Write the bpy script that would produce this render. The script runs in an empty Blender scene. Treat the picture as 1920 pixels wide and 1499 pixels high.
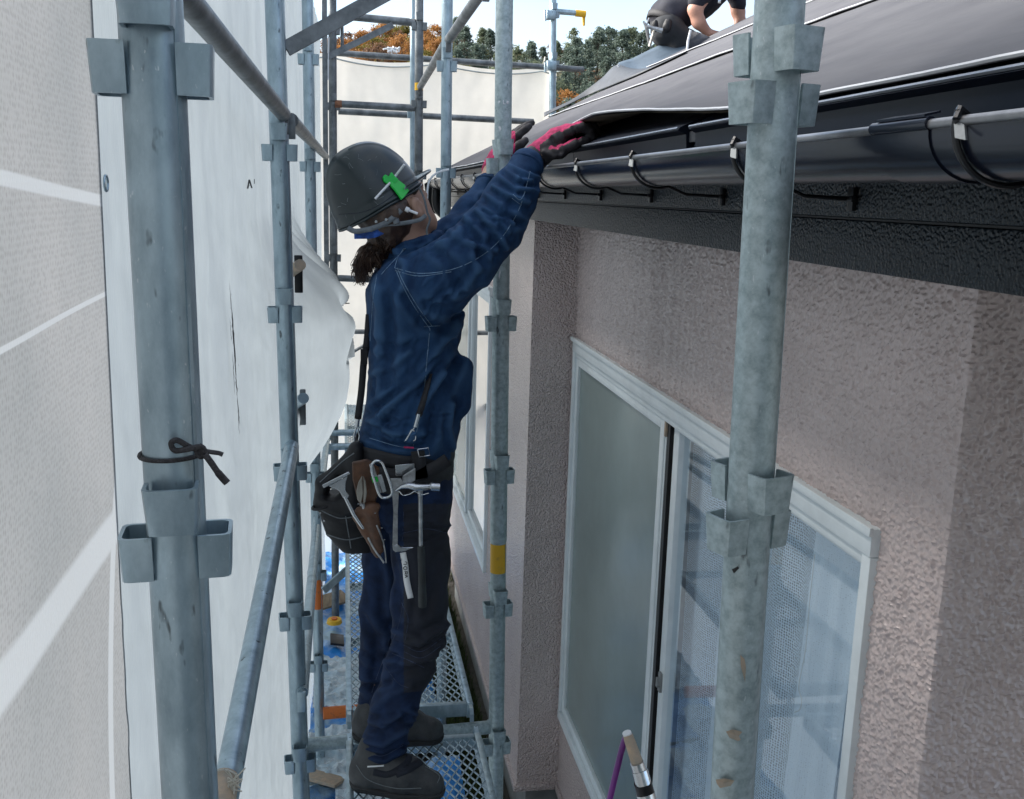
import bpy, bmesh, math, random
import numpy as np
from mathutils import Vector, Matrix, noise
from mathutils.bvhtree import BVHTree
random.seed(7); np.random.seed(7)
SC = bpy.context.scene
COL = SC.collection
PI = math.pi

# ------------------------------------------------------------ camera
F, CX, CY = 1884.0, 960.0, 749.5          # focal length and centre in photo pixels (1920 x 1499)
def _d(px, py): return np.array([(px-CX)/F, -(py-CY)/F, -1.0])
def _n(v): return v/np.linalg.norm(v)
_Y = _n(_d(644, 357)); _Z = -_n(_d(690, 10000)); _Z = _n(_Z-_Y*_Z.dot(_Y)); _X = np.cross(_Y, _Z)
ROT = np.array([_X, _Y, _Z])
def U(px, py, **k):
    """sight line of the photo pixel met with the real plane X=, Y= or Z= (metres, eye at the origin)"""
    w = ROT@_d(px, py); a, v = list(k.items())[0]
    return Vector(w*(v/w['XYZ'.index(a)]))
def PJ(P):
    c = np.asarray(P)@ROT
    return CX+F*c[..., 0]/-c[..., 2], CY-F*c[..., 1]/-c[..., 2]
cam_d = bpy.data.cameras.new('camera'); cam = bpy.data.objects.new('camera', cam_d); COL.objects.link(cam)
cam_d.sensor_width = 36; cam_d.lens = 36*F/1920; cam_d.clip_start = 0.02; cam_d.clip_end = 3000
cam.matrix_world = Matrix([list(ROT[i])+[0] for i in range(3)]+[[0, 0, 0, 1]])
SC.camera = cam

# ------------------------------------------------------------ sky, sun, exposure
SUN_AZ, SUN_EL = -1.2, math.radians(34)
world = bpy.data.worlds.new('World'); SC.world = world; world.use_nodes = True
wn = world.node_tree; wn.nodes.clear()
def wnode(t, **k):
    n = wn.nodes.new(t)
    for a, b in k.items(): setattr(n, a, b)
    return n
sky = wnode('ShaderNodeTexSky', sky_type='NISHITA', sun_disc=False, sun_elevation=SUN_EL, sun_rotation=SUN_AZ, altitude=300, air_density=1.0, dust_density=1.2, ozone_density=1.5)
tc = wnode('ShaderNodeTexCoord'); mp = wnode('ShaderNodeMapping'); mp.inputs['Scale'].default_value = (1.1, 1.1, 2.6); mp.inputs['Location'].default_value = (0.35, 0.2, 0.1)
cn = wnode('ShaderNodeTexNoise'); cn.inputs['Scale'].default_value = 2.1; cn.inputs['Detail'].default_value = 7; cn.inputs['Roughness'].default_value = .55
cr = wnode('ShaderNodeValToRGB'); cr.color_ramp.elements[0].position = .40; cr.color_ramp.elements[1].position = .60
mx = wnode('ShaderNodeMix', data_type='RGBA'); mx.inputs['B'].default_value = (2.9, 3.05, 3.25, 1)
bg = wnode('ShaderNodeBackground'); bg.inputs['Strength'].default_value = .08; wo = wnode('ShaderNodeOutputWorld')
L = wn.links.new
L(tc.outputs['Generated'], mp.inputs['Vector']); L(mp.outputs['Vector'], cn.inputs['Vector']); L(cn.outputs['Fac'], cr.inputs['Fac'])
L(cr.outputs['Color'], mx.inputs['Factor']); L(sky.outputs['Color'], mx.inputs['A']); L(mx.outputs['Result'], bg.inputs['Color']); L(bg.outputs['Background'], wo.inputs['Surface'])
sd = bpy.data.lights.new('sun', 'SUN'); sd.energy = 3.2; sd.angle = math.radians(55); sd.color = (1, .95, .88)
so = bpy.data.objects.new('sun', sd); COL.objects.link(so)
_s = Vector((math.sin(SUN_AZ)*math.cos(SUN_EL), math.cos(SUN_AZ)*math.cos(SUN_EL), math.sin(SUN_EL)))
so.rotation_euler = _s.to_track_quat('Z', 'Y').to_euler(); so.location = _s*30
SC.view_settings.view_transform = 'Standard'; SC.view_settings.look = 'None'
SC.view_settings.exposure = 2.1; SC.view_settings.gamma = 1; SC.view_settings.use_curve_mapping = False
SC.render.engine = 'CYCLES'

# ------------------------------------------------------------ materials
MATS = {}
def mat(name, col, rough=.6, metal=0, spec=.5, var=.12, vscale=6, bump=0, bscale=80, bdet=3, col2=None, stretch=(1, 1, 1), voro=False, coat=0, transl=0, c2pos=(.35, .7), bdist=.004, wear_shade=None, fleck=0):
    m = bpy.data.materials.new(name); m.use_nodes = True; nt = m.node_tree; b = nt.nodes['Principled BSDF']; out = nt.nodes['Material Output']
    N, K = nt.nodes.new, nt.links.new
    t = N('ShaderNodeTexCoord'); mpn = N('ShaderNodeMapping'); mpn.inputs['Scale'].default_value = stretch; K(t.outputs['Object'], mpn.inputs['Vector'])
    nz = N('ShaderNodeTexNoise'); nz.inputs['Scale'].default_value = vscale; nz.inputs['Detail'].default_value = 6; nz.inputs['Roughness'].default_value = .65
    K(mpn.outputs['Vector'], nz.inputs['Vector'])
    r = N('ShaderNodeValToRGB'); r.color_ramp.elements[0].position = c2pos[0]; r.color_ramp.elements[1].position = c2pos[1]
    if col2 is None: col2 = tuple(min(1, c*(1-var*2)) for c in col); hi = tuple(min(1, c*(1+var)) for c in col)
    else: hi = col
    r.color_ramp.elements[0].color = (*col2, 1); r.color_ramp.elements[1].color = (*hi, 1)
    K(nz.outputs['Fac'], r.inputs['Fac'])
    if fleck:
        f1 = N('ShaderNodeTexNoise'); f1.inputs['Scale'].default_value = 55; f1.inputs['Detail'].default_value = 3; fm = N('ShaderNodeMapping'); fm.inputs['Scale'].default_value = (1, 1, .35); K(t.outputs['Object'], fm.inputs['Vector']); K(fm.outputs['Vector'], f1.inputs['Vector'])
        f2 = N('ShaderNodeMapRange'); f2.inputs['From Min'].default_value = .66; f2.inputs['From Max'].default_value = .72; f2.inputs['To Max'].default_value = fleck; K(f1.outputs['Fac'], f2.inputs['Value'])
        f3 = N('ShaderNodeTexNoise'); f3.inputs['Scale'].default_value = 300; K(fm.outputs['Vector'], f3.inputs['Vector']); f4 = N('ShaderNodeMapRange'); f4.inputs['From Min'].default_value = .70; f4.inputs['From Max'].default_value = .74; f4.inputs['To Max'].default_value = .6; K(f3.outputs['Fac'], f4.inputs['Value'])
        q1 = N('ShaderNodeMix'); q1.data_type = 'RGBA'; q1.inputs['B'].default_value = (.06, .07, .075, 1); K(f2.outputs[0], q1.inputs['Factor']); K(r.outputs['Color'], q1.inputs['A'])
        q2 = N('ShaderNodeMix'); q2.data_type = 'RGBA'; q2.inputs['B'].default_value = (.65, .70, .72, 1); K(f4.outputs[0], q2.inputs['Factor']); K(q1.outputs['Result'], q2.inputs['A']); K(q2.outputs['Result'], b.inputs['Base Color'])
    elif wear_shade:
        at = N('ShaderNodeAttribute'); at.attribute_name = 'wear_shade'; wm = N('ShaderNodeMix'); wm.data_type = 'RGBA'; wm.inputs['B'].default_value = (*wear_shade, 1); K(at.outputs['Fac'], wm.inputs['Factor']); K(r.outputs['Color'], wm.inputs['A']); K(wm.outputs['Result'], b.inputs['Base Color'])
    else: K(r.outputs['Color'], b.inputs['Base Color'])
    b.inputs['Roughness'].default_value = rough; b.inputs['Metallic'].default_value = metal; b.inputs['Specular IOR Level'].default_value = spec
    if coat: b.inputs['Coat Weight'].default_value = coat; b.inputs['Coat Roughness'].default_value = .12
    if bump:
        if voro:
            bz = N('ShaderNodeTexVoronoi'); bz.feature = 'SMOOTH_F1'; bz.inputs['Scale'].default_value = bscale; src = bz.outputs['Distance']
            n2 = N('ShaderNodeTexNoise'); n2.inputs['Scale'].default_value = bscale*.6; n2.inputs['Detail'].default_value = 2; K(mpn.outputs['Vector'], n2.inputs['Vector'])
            ad = N('ShaderNodeMath'); ad.operation = 'SUBTRACT'; K(n2.outputs['Fac'], ad.inputs[0]); K(src, ad.inputs[1]); src = ad.outputs[0]
        else:
            bz = N('ShaderNodeTexNoise'); bz.inputs['Scale'].default_value = bscale; bz.inputs['Detail'].default_value = bdet; src = bz.outputs['Fac']
        K(mpn.outputs['Vector'], bz.inputs['Vector'])
        bp = N('ShaderNodeBump'); bp.inputs['Strength'].default_value = bump; bp.inputs['Distance'].default_value = bdist; K(src, bp.inputs['Height']); K(bp.outputs['Normal'], b.inputs['Normal'])
    if transl:
        tr = N('ShaderNodeBsdfTranslucent'); K(r.outputs['Color'], tr.inputs['Color']); ms = N('ShaderNodeMixShader'); ms.inputs[0].default_value = transl
        K(b.outputs[0], ms.inputs[1]); K(tr.outputs[0], ms.inputs[2]); K(ms.outputs[0], out.inputs['Surface'])
    MATS[name] = m; return m
def glass(name, tint=(.90, .95, .97), boost=1.0, rough=.02):
    m = bpy.data.materials.new(name); m.use_nodes = True; nt = m.node_tree; nt.nodes.clear(); N, K = nt.nodes.new, nt.links.new
    o = N('ShaderNodeOutputMaterial'); f = N('ShaderNodeLayerWeight'); f.inputs['Blend'].default_value = .5
    p = N('ShaderNodeMath'); p.operation = 'POWER'; p.inputs[1].default_value = 4.0; K(f.outputs['Facing'], p.inputs[0])
    t = N('ShaderNodeBsdfTransparent'); t.inputs['Color'].default_value = (*tint, 1); g = N('ShaderNodeBsdfGlossy'); g.inputs['Roughness'].default_value = rough
    ma = N('ShaderNodeMath'); ma.operation = 'MULTIPLY_ADD'; ma.use_clamp = True; ma.inputs[1].default_value = boost; ma.inputs[2].default_value = .06*boost; K(p.outputs[0], ma.inputs[0])
    ms = N('ShaderNodeMixShader'); K(ma.outputs[0], ms.inputs[0]); K(t.outputs[0], ms.inputs[1]); K(g.outputs[0], ms.inputs[2]); K(ms.outputs[0], o.inputs['Surface'])
    MATS[name] = m; return m
def lace(name, col, scale=(1, 1, 1), dens=.5):
    """woven lace: rows of small holes"""
    m = bpy.data.materials.new(name); m.use_nodes = True; nt = m.node_tree; b = nt.nodes['Principled BSDF']; out = nt.nodes['Material Output']; N, K = nt.nodes.new, nt.links.new
    t = N('ShaderNodeUVMap'); v = N('ShaderNodeTexVoronoi'); v.inputs['Scale'].default_value = 1; v.inputs['Randomness'].default_value = .25
    mpn = N('ShaderNodeMapping'); mpn.inputs['Scale'].default_value = scale; K(t.outputs['UV'], mpn.inputs['Vector']); K(mpn.outputs['Vector'], v.inputs['Vector'])
    lt = N('ShaderNodeMath'); lt.operation = 'LESS_THAN'; lt.inputs[1].default_value = dens; K(v.outputs['Distance'], lt.inputs[0])
    ml = N('ShaderNodeMath'); ml.operation = 'MULTIPLY'; ml.inputs[1].default_value = .75; K(lt.outputs[0], ml.inputs[0])
    b.inputs['Base Color'].default_value = (*col, 1); b.inputs['Roughness'].default_value = .9
    tl = N('ShaderNodeBsdfTranslucent'); tl.inputs['Color'].default_value = (*col, 1); m1 = N('ShaderNodeMixShader'); m1.inputs[0].default_value = .3; K(b.outputs[0], m1.inputs[1]); K(tl.outputs[0], m1.inputs[2])
    tp = N('ShaderNodeBsdfTransparent'); m2 = N('ShaderNodeMixShader'); K(ml.outputs[0], m2.inputs[0]); K(m1.outputs[0], m2.inputs[1]); K(tp.outputs[0], m2.inputs[2]); K(m2.outputs[0], out.inputs['Surface'])
    MATS[name] = m; return m
def weave_mat(name, col, col2, sx, sz, bump=.6, transl=.3, bands=(), bcol=(.8, .84, .87)):
    """knitted scaffold mesh: rows of small staggered stitches over a soft tone"""
    m = bpy.data.materials.new(name); m.use_nodes = True; nt = m.node_tree; b = nt.nodes['Principled BSDF']; out = nt.nodes['Material Output']; N, K = nt.nodes.new, nt.links.new
    t = N('ShaderNodeTexCoord'); mpn = N('ShaderNodeMapping'); mpn.inputs['Scale'].default_value = (1, sx, sz); K(t.outputs['Object'], mpn.inputs['Vector'])
    v = N('ShaderNodeTexVoronoi'); v.inputs['Scale'].default_value = 1; v.inputs['Randomness'].default_value = .45; K(mpn.outputs['Vector'], v.inputs['Vector'])
    nz = N('ShaderNodeTexNoise'); nz.inputs['Scale'].default_value = 3.5; nz.inputs['Detail'].default_value = 5; K(t.outputs['Object'], nz.inputs['Vector'])
    r = N('ShaderNodeValToRGB'); r.color_ramp.elements[0].position = .3; r.color_ramp.elements[1].position = .7; r.color_ramp.elements[0].color = (*col2, 1); r.color_ramp.elements[1].color = (*col, 1); K(nz.outputs['Fac'], r.inputs['Fac'])
    cr = N('ShaderNodeMapRange'); cr.inputs['From Min'].default_value = .55; cr.inputs['From Max'].default_value = .15; cr.inputs['To Min'].default_value = 1; cr.inputs['To Max'].default_value = .80; K(v.outputs['Distance'], cr.inputs['Value'])
    mu = N('ShaderNodeVectorMath'); mu.operation = 'SCALE'; K(r.outputs['Color'], mu.inputs[0]); K(cr.outputs[0], mu.inputs['Scale']); fac = None
    sp = N('ShaderNodeSeparateXYZ'); K(t.outputs['Object'], sp.inputs[0])
    for (dep, co, hw) in bands:                       # woven-in tape: coordinate dep = co0 + co1*q + co2*q*q
        Dn, Qn = ('Y', 'Z') if dep == 'Y' else ('Z', 'Y')
        a1 = N('ShaderNodeMath'); a1.operation = 'MULTIPLY_ADD'; a1.inputs[1].default_value = co[2]; a1.inputs[2].default_value = co[1]; K(sp.outputs[Qn], a1.inputs[0])
        a2 = N('ShaderNodeMath'); a2.operation = 'MULTIPLY_ADD'; a2.inputs[2].default_value = co[0]; K(sp.outputs[Qn], a2.inputs[0]); K(a1.outputs[0], a2.inputs[1])
        a3 = N('ShaderNodeMath'); a3.operation = 'SUBTRACT'; K(sp.outputs[Dn], a3.inputs[0]); K(a2.outputs[0], a3.inputs[1])
        a4 = N('ShaderNodeMath'); a4.operation = 'ABSOLUTE'; K(a3.outputs[0], a4.inputs[0])
        mr = N('ShaderNodeMapRange'); mr.interpolation_type = 'SMOOTHSTEP'; mr.inputs['From Min'].default_value = hw*1.25; mr.inputs['From Max'].default_value = hw*.75; K(a4.outputs[0], mr.inputs['Value'])
        if fac is None: fac = mr.outputs[0]
        else:
            a5 = N('ShaderNodeMath'); a5.operation = 'MAXIMUM'; K(fac, a5.inputs[0]); K(mr.outputs[0], a5.inputs[1]); fac = a5.outputs[0]
    if fac is not None:
        mb = N('ShaderNodeMix'); mb.data_type = 'RGBA'; mb.inputs['B'].default_value = (*bcol, 1); K(fac, mb.inputs['Factor']); K(mu.outputs[0], mb.inputs['A']); mu = mb; mo = mb.outputs['Result']
    else: mo = mu.outputs[0]
    K(mo, b.inputs['Base Color'])
    bp = N('ShaderNodeBump'); bp.inputs['Strength'].default_value = bump; bp.inputs['Distance'].default_value = .002; K(v.outputs['Distance'], bp.inputs['Height']); K(bp.outputs['Normal'], b.inputs['Normal'])
    b.inputs['Roughness'].default_value = .8
    tr = N('ShaderNodeBsdfTranslucent'); K(mo, tr.inputs['Color']); ms = N('ShaderNodeMixShader'); ms.inputs[0].default_value = transl
    K(b.outputs[0], ms.inputs[1]); K(tr.outputs[0], ms.inputs[2]); K(ms.outputs[0], out.inputs['Surface'])
    MATS[name] = m; return m

mat('galv', (.42, .53, .59), .38, .72, col2=(.24, .32, .37), vscale=26, bump=.15, bscale=60, bdist=.001, stretch=(1, 1, .45), c2pos=(.3, .62), fleck=.8)
mat('galv_old', (.46, .55, .57), .50, .55, col2=(.27, .34, .355), vscale=70, bump=.25, bscale=70, bdist=.001, c2pos=(.32, .62), fleck=.7)
mat('galv_dark', (.24, .26, .27), .5, .6, col2=(.10, .11, .115), vscale=14, bump=.2, bscale=60, bdist=.001)
mat('steel', (.62, .64, .66), .22, .95, var=.08, vscale=40, bump=.08, bscale=90, bdist=.0008)
mat('steel_rough', (.45, .46, .47), .38, .9, var=.2, vscale=50, bump=.1, bscale=90, bdist=.0008)
mat('rust', (.35, .16, .08), .8, .1, col2=(.16, .07, .05), vscale=40)
mat('orange_paint', (.62, .16, .03), .55, col2=(.3, .1, .05), vscale=35, c2pos=(.3, .45))
mat('yellow_paint', (.75, .43, .02), .5, col2=(.5, .27, .04), vscale=30, c2pos=(.3, .45))
mat('peach_paint', (.5, .36, .25), .7, col2=(.3, .27, .22), vscale=50)
mat('stucco', (.63, .53, .51), .22, spec=.5, var=.05, vscale=3, bump=1.0, bscale=150, voro=True, bdist=.009)
mat('stucco_near', (.63, .53, .51), .22, spec=.5, var=.05, vscale=3, bump=.3, bscale=260, bdist=.002)
mat('trim_dark', (.012, .019, .026), .40, spec=.4, var=.1, vscale=5, bump=.85, bscale=230, voro=True, bdist=.004)
mat('flashing', (.006, .010, .020), .38, spec=.22, var=.1, vscale=4, bump=.05, bscale=30)
mat('flash_edge', (.30, .33, .37), .35, .6, var=.1)
mat('gutter', (.009, .012, .024), .22, spec=.4, var=.15, vscale=3, bump=.06, bscale=14, coat=.15, stretch=(1, .15, 1))
mat('gutter_rim', (.30, .30, .31), .35, .8, var=.2, vscale=9)
mat('black_metal', (.012, .012, .014), .35, .3, var=.1)
mat('felt', (.115, .116, .125), .9, spec=.15, col2=(.078, .079, .089), vscale=7, bump=.5, bscale=16, bdist=.006, stretch=(1, .3, 1), c2pos=(.3, .7))
mat('felt_blue', (.07, .10, .135), .5, spec=.4, var=.12, vscale=5, bump=.2, bscale=12)
mat('felt_dark', (.035, .042, .052), .6, var=.15, vscale=8, bump=.3, bscale=40)
mat('felt_under', (.30, .24, .17), .8, var=.25, vscale=12)
mat('felt_edge', (.55, .57, .6), .6, var=.08)
mat('concrete', (.26, .27, .27), .85, var=.15, vscale=8, bump=.5, bscale=60)
mat('alu_white', (.76, .82, .84), .4, spec=.5, var=.05, vscale=8, bump=.05, bscale=40)
mat('alu_grey', (.25, .26, .26), .5, var=.1)  # plain mid grey aluminium
mat('rubber', (.010, .010, .012), .5, var=.1)
mat('frosted', (.23, .29, .28), .22, spec=.6, var=.06, vscale=2.5, bump=.03, bscale=8)
mat('room', (.35, .37, .40), .9)
mat('dark_blind', (.05, .06, .08), .9)
mat('room_floor', (.10, .09, .08), .7)
mat('tarp_white', (.26, .30, .33), .55, spec=.3, wear_shade=(.12, .14, .15), col2=(.215, .25, .28), vscale=5, bump=.6, bscale=150, bdist=.003, transl=.42, stretch=(1, 1, .35))  # second grey is the painted shade of the billow
mat('tarp_cream', (.80, .775, .71), .8, spec=.2, var=.03, vscale=5, bump=.2, bscale=25, transl=.35)
mat('tarp_grey', (.42, .47, .48), .7, var=.08, vscale=6, bump=.3, bscale=50, transl=.15)
def _fit(pts, dep, wpx):
    P_ = [U(x, y, X=-.272) for x, y in pts]; yy = [p.y for p in P_]; zz = [p.z for p in P_]
    c = np.polyfit(zz, yy, 2) if dep == 'Y' else np.r_[0, np.polyfit(yy, zz, 1)]
    return (dep, (float(c[2]), float(c[1]), float(c[0])), wpx)
_Lz = (.6*0-.27, -.27)
weave_mat('mesh_sheet', (.24, .25, .262), (.185, .20, .212), 210, 165, bump=.5, transl=.45, bcol=(.285, .31, .335), bands=(
    _fit([(-60, 1400), (0, 1318), (90, 1195), (180, 1070), (275, 930)], 'Z', .022), _fit([(20, 625), (60, 605), (130, 570), (200, 535), (238, 520)], 'Z', .0028),
    _fit([(-10, 405), (60, 412), (150, 422), (246, 433)], 'Z', .0065), _fit([(140, -20), (95, 200), (62, 330), (40, 460), (20, 620), (-8, 800)], 'Y', .013), _fit([(236, 400), (230, 700), (234, 1000), (246, 1150), (262, 1300), (276, 1520)], 'Y', .022)))
mat('strap_white', (.80, .84, .87), .7, var=.05, vscale=90, bump=.3, bscale=240, transl=.42)
mat('scuff', (.03, .03, .03), .8)
mat('blue_tarp', (.03, .26, .70), .3, spec=.5, col2=(.45, .60, .70), vscale=3.2, bump=.8, bscale=16, bdet=6, bdist=.02, c2pos=(.40, .55))
mat('clear_film', (.70, .76, .80), .2, spec=.6, col2=(.35, .5, .6), vscale=12, bump=1, bscale=22, bdist=.02)
mat('ground', (.10, .09, .075), .95, var=.3, vscale=2.2, bump=.6, bscale=25, bdist=.02)
mat('grass', (.055, .085, .02), .8, var=.3, vscale=9)
mat('soil', (.05, .042, .03), .95, var=.3, vscale=12, bump=.8, bscale=50)
mat('wood', (.30, .23, .15), .8, col2=(.16, .12, .08), vscale=10, stretch=(6, .6, 6), bump=.3, bscale=50)
mat('hill', (.035, .05, .02), .95, col2=(.07, .055, .02), vscale=.03, bump=.8, bscale=.4, bdist=1.5)
mat('leaf_green', (.20, .24, .15), .8, var=.3, vscale=.9, transl=.35)
mat('leaf_dark', (.15, .20, .16), .8, var=.3, vscale=.9, transl=.3)
mat('leaf_olive', (.22, .19, .04), .8, var=.3, vscale=.9, transl=.35)
mat('leaf_orange', (.42, .20, .06), .8, var=.3, vscale=.9, transl=.35)
mat('leaf_rust', (.22, .12, .07), .8, var=.3, vscale=.9, transl=.35)
mat('bark', (.07, .05, .035), .9, var=.2)
mat('rope', (.05, .048, .052), .85, var=.3, vscale=120, bump=.8, bscale=260)
mat('string', (.5, .48, .42), .9, var=.2)
# person
mat('denim', (.020, .060, .140), .85, spec=.2, col2=(.007, .024, .066), vscale=22, bump=.6, bscale=300, bdist=.001, stretch=(1, 1, .6), c2pos=(.3, .72), wear_shade=(.062, .135, .25))
mat('denim_dark', (.012, .030, .085), .85, spec=.25, col2=(.004, .009, .026), vscale=20, bump=.5, bscale=300, bdist=.001, c2pos=(.3, .72), wear_shade=(.03, .055, .12))
mat('canvas_black', (.010, .013, .024), .8, var=.2, vscale=14, bump=.3, bscale=300, bdist=.001)
mat('stitch', (.16, .26, .38), .8, var=.3, vscale=60)
mat('stitch_dark', (.04, .06, .12), .8, var=.3, vscale=60)
mat('skin', (.46, .29, .21), .5, spec=.35, col2=(.38, .22, .155), vscale=18, bump=.1, bscale=150, bdist=.001)
mat('skin2', (.50, .27, .20), .5, spec=.35, var=.08, vscale=8)
mat('hair', (.085, .048, .030), .45, spec=.5, col2=(.022, .012, .009), vscale=40)
mat('helmet', (.016, .026, .029), .30, spec=.5, var=.12, vscale=9, bump=.15, bscale=35, bdist=.001)
mat('scratch', (.16, .18, .19), .7)
mat('strap_grey', (.17, .19, .205), .75, var=.15, vscale=60, bump=.3, bscale=300, bdist=.001)
mat('blue_pad', (.03, .11, .45), .7, var=.3, vscale=60, bump=.4, bscale=120)
mat('green_plastic', (.01, .52, .06), .35, spec=.5, var=.05)
mat('white_plastic', (.75, .76, .77), .3, var=.03)
mat('visor', (.35, .42, .46), .15, .2, spec=.7, var=.1)
mat('glove_pink', (.52, .03, .13), .85, var=.25, vscale=60, bump=.5, bscale=350, bdist=.001)
mat('glove_dark', (.028, .024, .027), .7, var=.25, vscale=40, bump=.5, bscale=200, bdist=.001)
mat('leather', (.16, .072, .035), .5, col2=(.06, .028, .016), vscale=22, bump=.25, bscale=90, bdist=.001)
mat('webbing', (.014, .014, .018), .7, var=.2, vscale=70, bump=.5, bscale=340, bdist=.001)
mat('nylon', (.006, .006, .009), .6, var=.3, vscale=12, bump=.4, bscale=40, bdist=.003)
mat('boot', (.014, .016, .020), .62, col2=(.06, .063, .066), vscale=16, bump=.4, bscale=120, bdist=.001)
mat('sole', (.03, .032, .034), .8, var=.2)
mat('grip', (.02, .026, .028), .55, var=.2, vscale=60, bump=.5, bscale=200, bdist=.001)
mat('purple', (.17, .03, .22), .35, var=.15)
mat('tshirt', (.014, .016, .028), .85, var=.2, vscale=8, bump=.2, bscale=60)
mat('workpants', (.020, .023, .028), .85, var=.2, vscale=8)
mat('horn', (.32, .30, .26), .4, .4, var=.2)
glass('pane')
glass('pane_far', tint=(.6, .7, .72), boost=3.0)
lace('lace', (.74, .85, .97), (1, 1, 1), .34)
lace('lace_plain', (.84, .92, 1.0), (1, 1, 1), .16)

# ------------------------------------------------------------ mesh helpers
class M:
    def __init__(s): s.v = []; s.f = []; s.mi = []; s.mats = []; s.cur = 0; s.uv = None
    def use(s, name):
        if name not in s.mats: s.mats.append(name)
        s.cur = s.mats.index(name); return s
    def add(s, vs, fs):
        o = len(s.v); s.v += [tuple(p) for p in vs]
        for f in fs: s.f.append(tuple(i+o for i in f)); s.mi.append(s.cur)
        return s
    def box(s, a, b, bev=0, mtx=None):
        x0, y0, z0 = a; x1, y1, z1 = b
        bm = bmesh.new(); bmesh.ops.create_cube(bm, size=1)
        for v in bm.verts: v.co = Vector(((x0+x1)/2+v.co.x*(x1-x0), (y0+y1)/2+v.co.y*(y1-y0), (z0+z1)/2+v.co.z*(z1-z0)))
        if bev: bmesh.ops.bevel(bm, geom=list(bm.edges), offset=bev, segments=2, affect='EDGES', profile=.5)
        if mtx: bmesh.ops.transform(bm, matrix=mtx, verts=bm.verts)
        bm.verts.index_update(); s.add([v.co[:] for v in bm.verts], [[v.index for v in f.verts] for f in bm.faces]); bm.free(); return s
    def tube(s, pts, r, seg=12, cap=True, flat=1.0, up=None):
        pts = [Vector(p) for p in pts]; n = len(pts)
        rs = r if isinstance(r, (list, tuple)) else [r]*n
        rings = []; ref = None
        for i, p in enumerate(pts):
            t = (pts[min(i+1, n-1)]-pts[max(i-1, 0)]).normalized()
            if ref is None:
                ref = Vector(up) if up else (Vector((0, 0, 1)) if abs(t.z) < .9 else Vector((1, 0, 0)))
            a = t.cross(ref)
            if a.length < 1e-5: a = t.cross(Vector((.3, 1, .2)))
            a.normalize(); b = a.cross(t).normalized(); ref = b
            rings.append([p+(a*math.cos(2*PI*k/seg)*flat+b*math.sin(2*PI*k/seg))*rs[i] for k in range(seg)])
        vs = [q for R_ in rings for q in R_]; fs = []
        for i in range(n-1):
            for k in range(seg):
                fs.append((i*seg+k, i*seg+(k+1) % seg, (i+1)*seg+(k+1) % seg, (i+1)*seg+k))
        if cap: fs.append(tuple(range(seg))[::-1]); fs.append(tuple((n-1)*seg+k for k in range(seg)))
        return s.add(vs, fs)
    def grid(s, fn, nu, nv, uvfn=None):
        vs = [fn(i/nu, j/nv) for j in range(nv+1) for i in range(nu+1)]
        return s.add(vs, [(j*(nu+1)+i, j*(nu+1)+i+1, (j+1)*(nu+1)+i+1, (j+1)*(nu+1)+i) for j in range(nv) for i in range(nu)])
    def prism(s, poly, ext, bev=0):
        """closed polygon (3D points in one plane) pushed along ext"""
        ext = Vector(ext); bm = bmesh.new(); vs = [bm.verts.new(p) for p in poly]; f = bm.faces.new(vs)
        r = bmesh.ops.extrude_face_region(bm, geom=[f]); nv = [g for g in r['geom'] if isinstance(g, bmesh.types.BMVert)]
        for v in nv: v.co += ext
        bmesh.ops.recalc_face_normals(bm, faces=bm.faces)
        if bev: bmesh.ops.bevel(bm, geom=list(bm.edges), offset=bev, segments=1, affect='EDGES')
        bm.verts.index_update(); s.add([v.co[:] for v in bm.verts], [[v.index for v in f.verts] for f in bm.faces]); bm.free(); return s
    def build(s, name, mt=None, parent=None, smooth=True, ang=40, local=False, sub=0, solid=0, label=None, kind=None):
        me = bpy.data.meshes.new(name)
        off = Vector((0, 0, 0))
        if parent is not None and not local: off = WL.get(parent.name, Vector((0, 0, 0)))
        vs = [(p[0]-off[0], p[1]-off[1], p[2]-off[2]) for p in s.v]
        me.from_pydata(vs, [], s.f)
        ml = s.mats or [mt]
        for q in ml: me.materials.append(MATS[q])
        if s.mats: me.polygons.foreach_set('material_index', s.mi)
        me.validate(); me.update()
        if smooth:
            me.polygons.foreach_set('use_smooth', [True]*len(me.polygons)); me.set_sharp_from_angle(angle=math.radians(ang))
        o = bpy.data.objects.new(name, me); COL.objects.link(o)
        if parent is not None: o.parent = parent; WL[o.name] = off.copy()
        if solid: q = o.modifiers.new('thickness', 'SOLIDIFY'); q.thickness = solid; q.offset = 0
        if sub: q = o.modifiers.new('smooth', 'SUBSURF'); q.levels = q.render_levels = sub
        if label: o['label'] = label
        if kind: o['kind'] = kind
        return o
WL = {}
def tag(o, label, cat=None, group=None, kind=None):
    if label: o['label'] = label
    if cat: o['category'] = cat
    if group: o['group'] = group
    if kind: o['kind'] = kind
    return o
def thing(name, label, cat, loc=(0, 0, 0), group=None):
    o = bpy.data.objects.new(name, None); COL.objects.link(o); o.location = loc; o.empty_display_size = .1
    WL[o.name] = Vector(loc); return tag(o, label, cat, group)
def lerp(a, b, t): return a+(b-a)*t
def spline(pts, n=8):
    """Catmull-Rom through 3D points"""
    P = [Vector(p) for p in pts]; P = [P[0]*2-P[1]]+P+[P[-1]*2-P[-2]]; out = []
    for i in range(1, len(P)-2):
        for k in range(n):
            t = k/n; a, b, c, d = P[i-1], P[i], P[i+1], P[i+2]
            out.append(.5*((2*b)+(c-a)*t+(2*a-5*b+4*c-d)*t*t+(3*b-a-3*c+d)*t*t*t))
    out.append(P[-2]); return out
def fbm(p, sc, seed=0): return noise.fractal(Vector((p[0]*sc+seed, p[1]*sc-seed, p[2]*sc+seed*.7)), 1.0, 2.0, 4)
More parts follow.
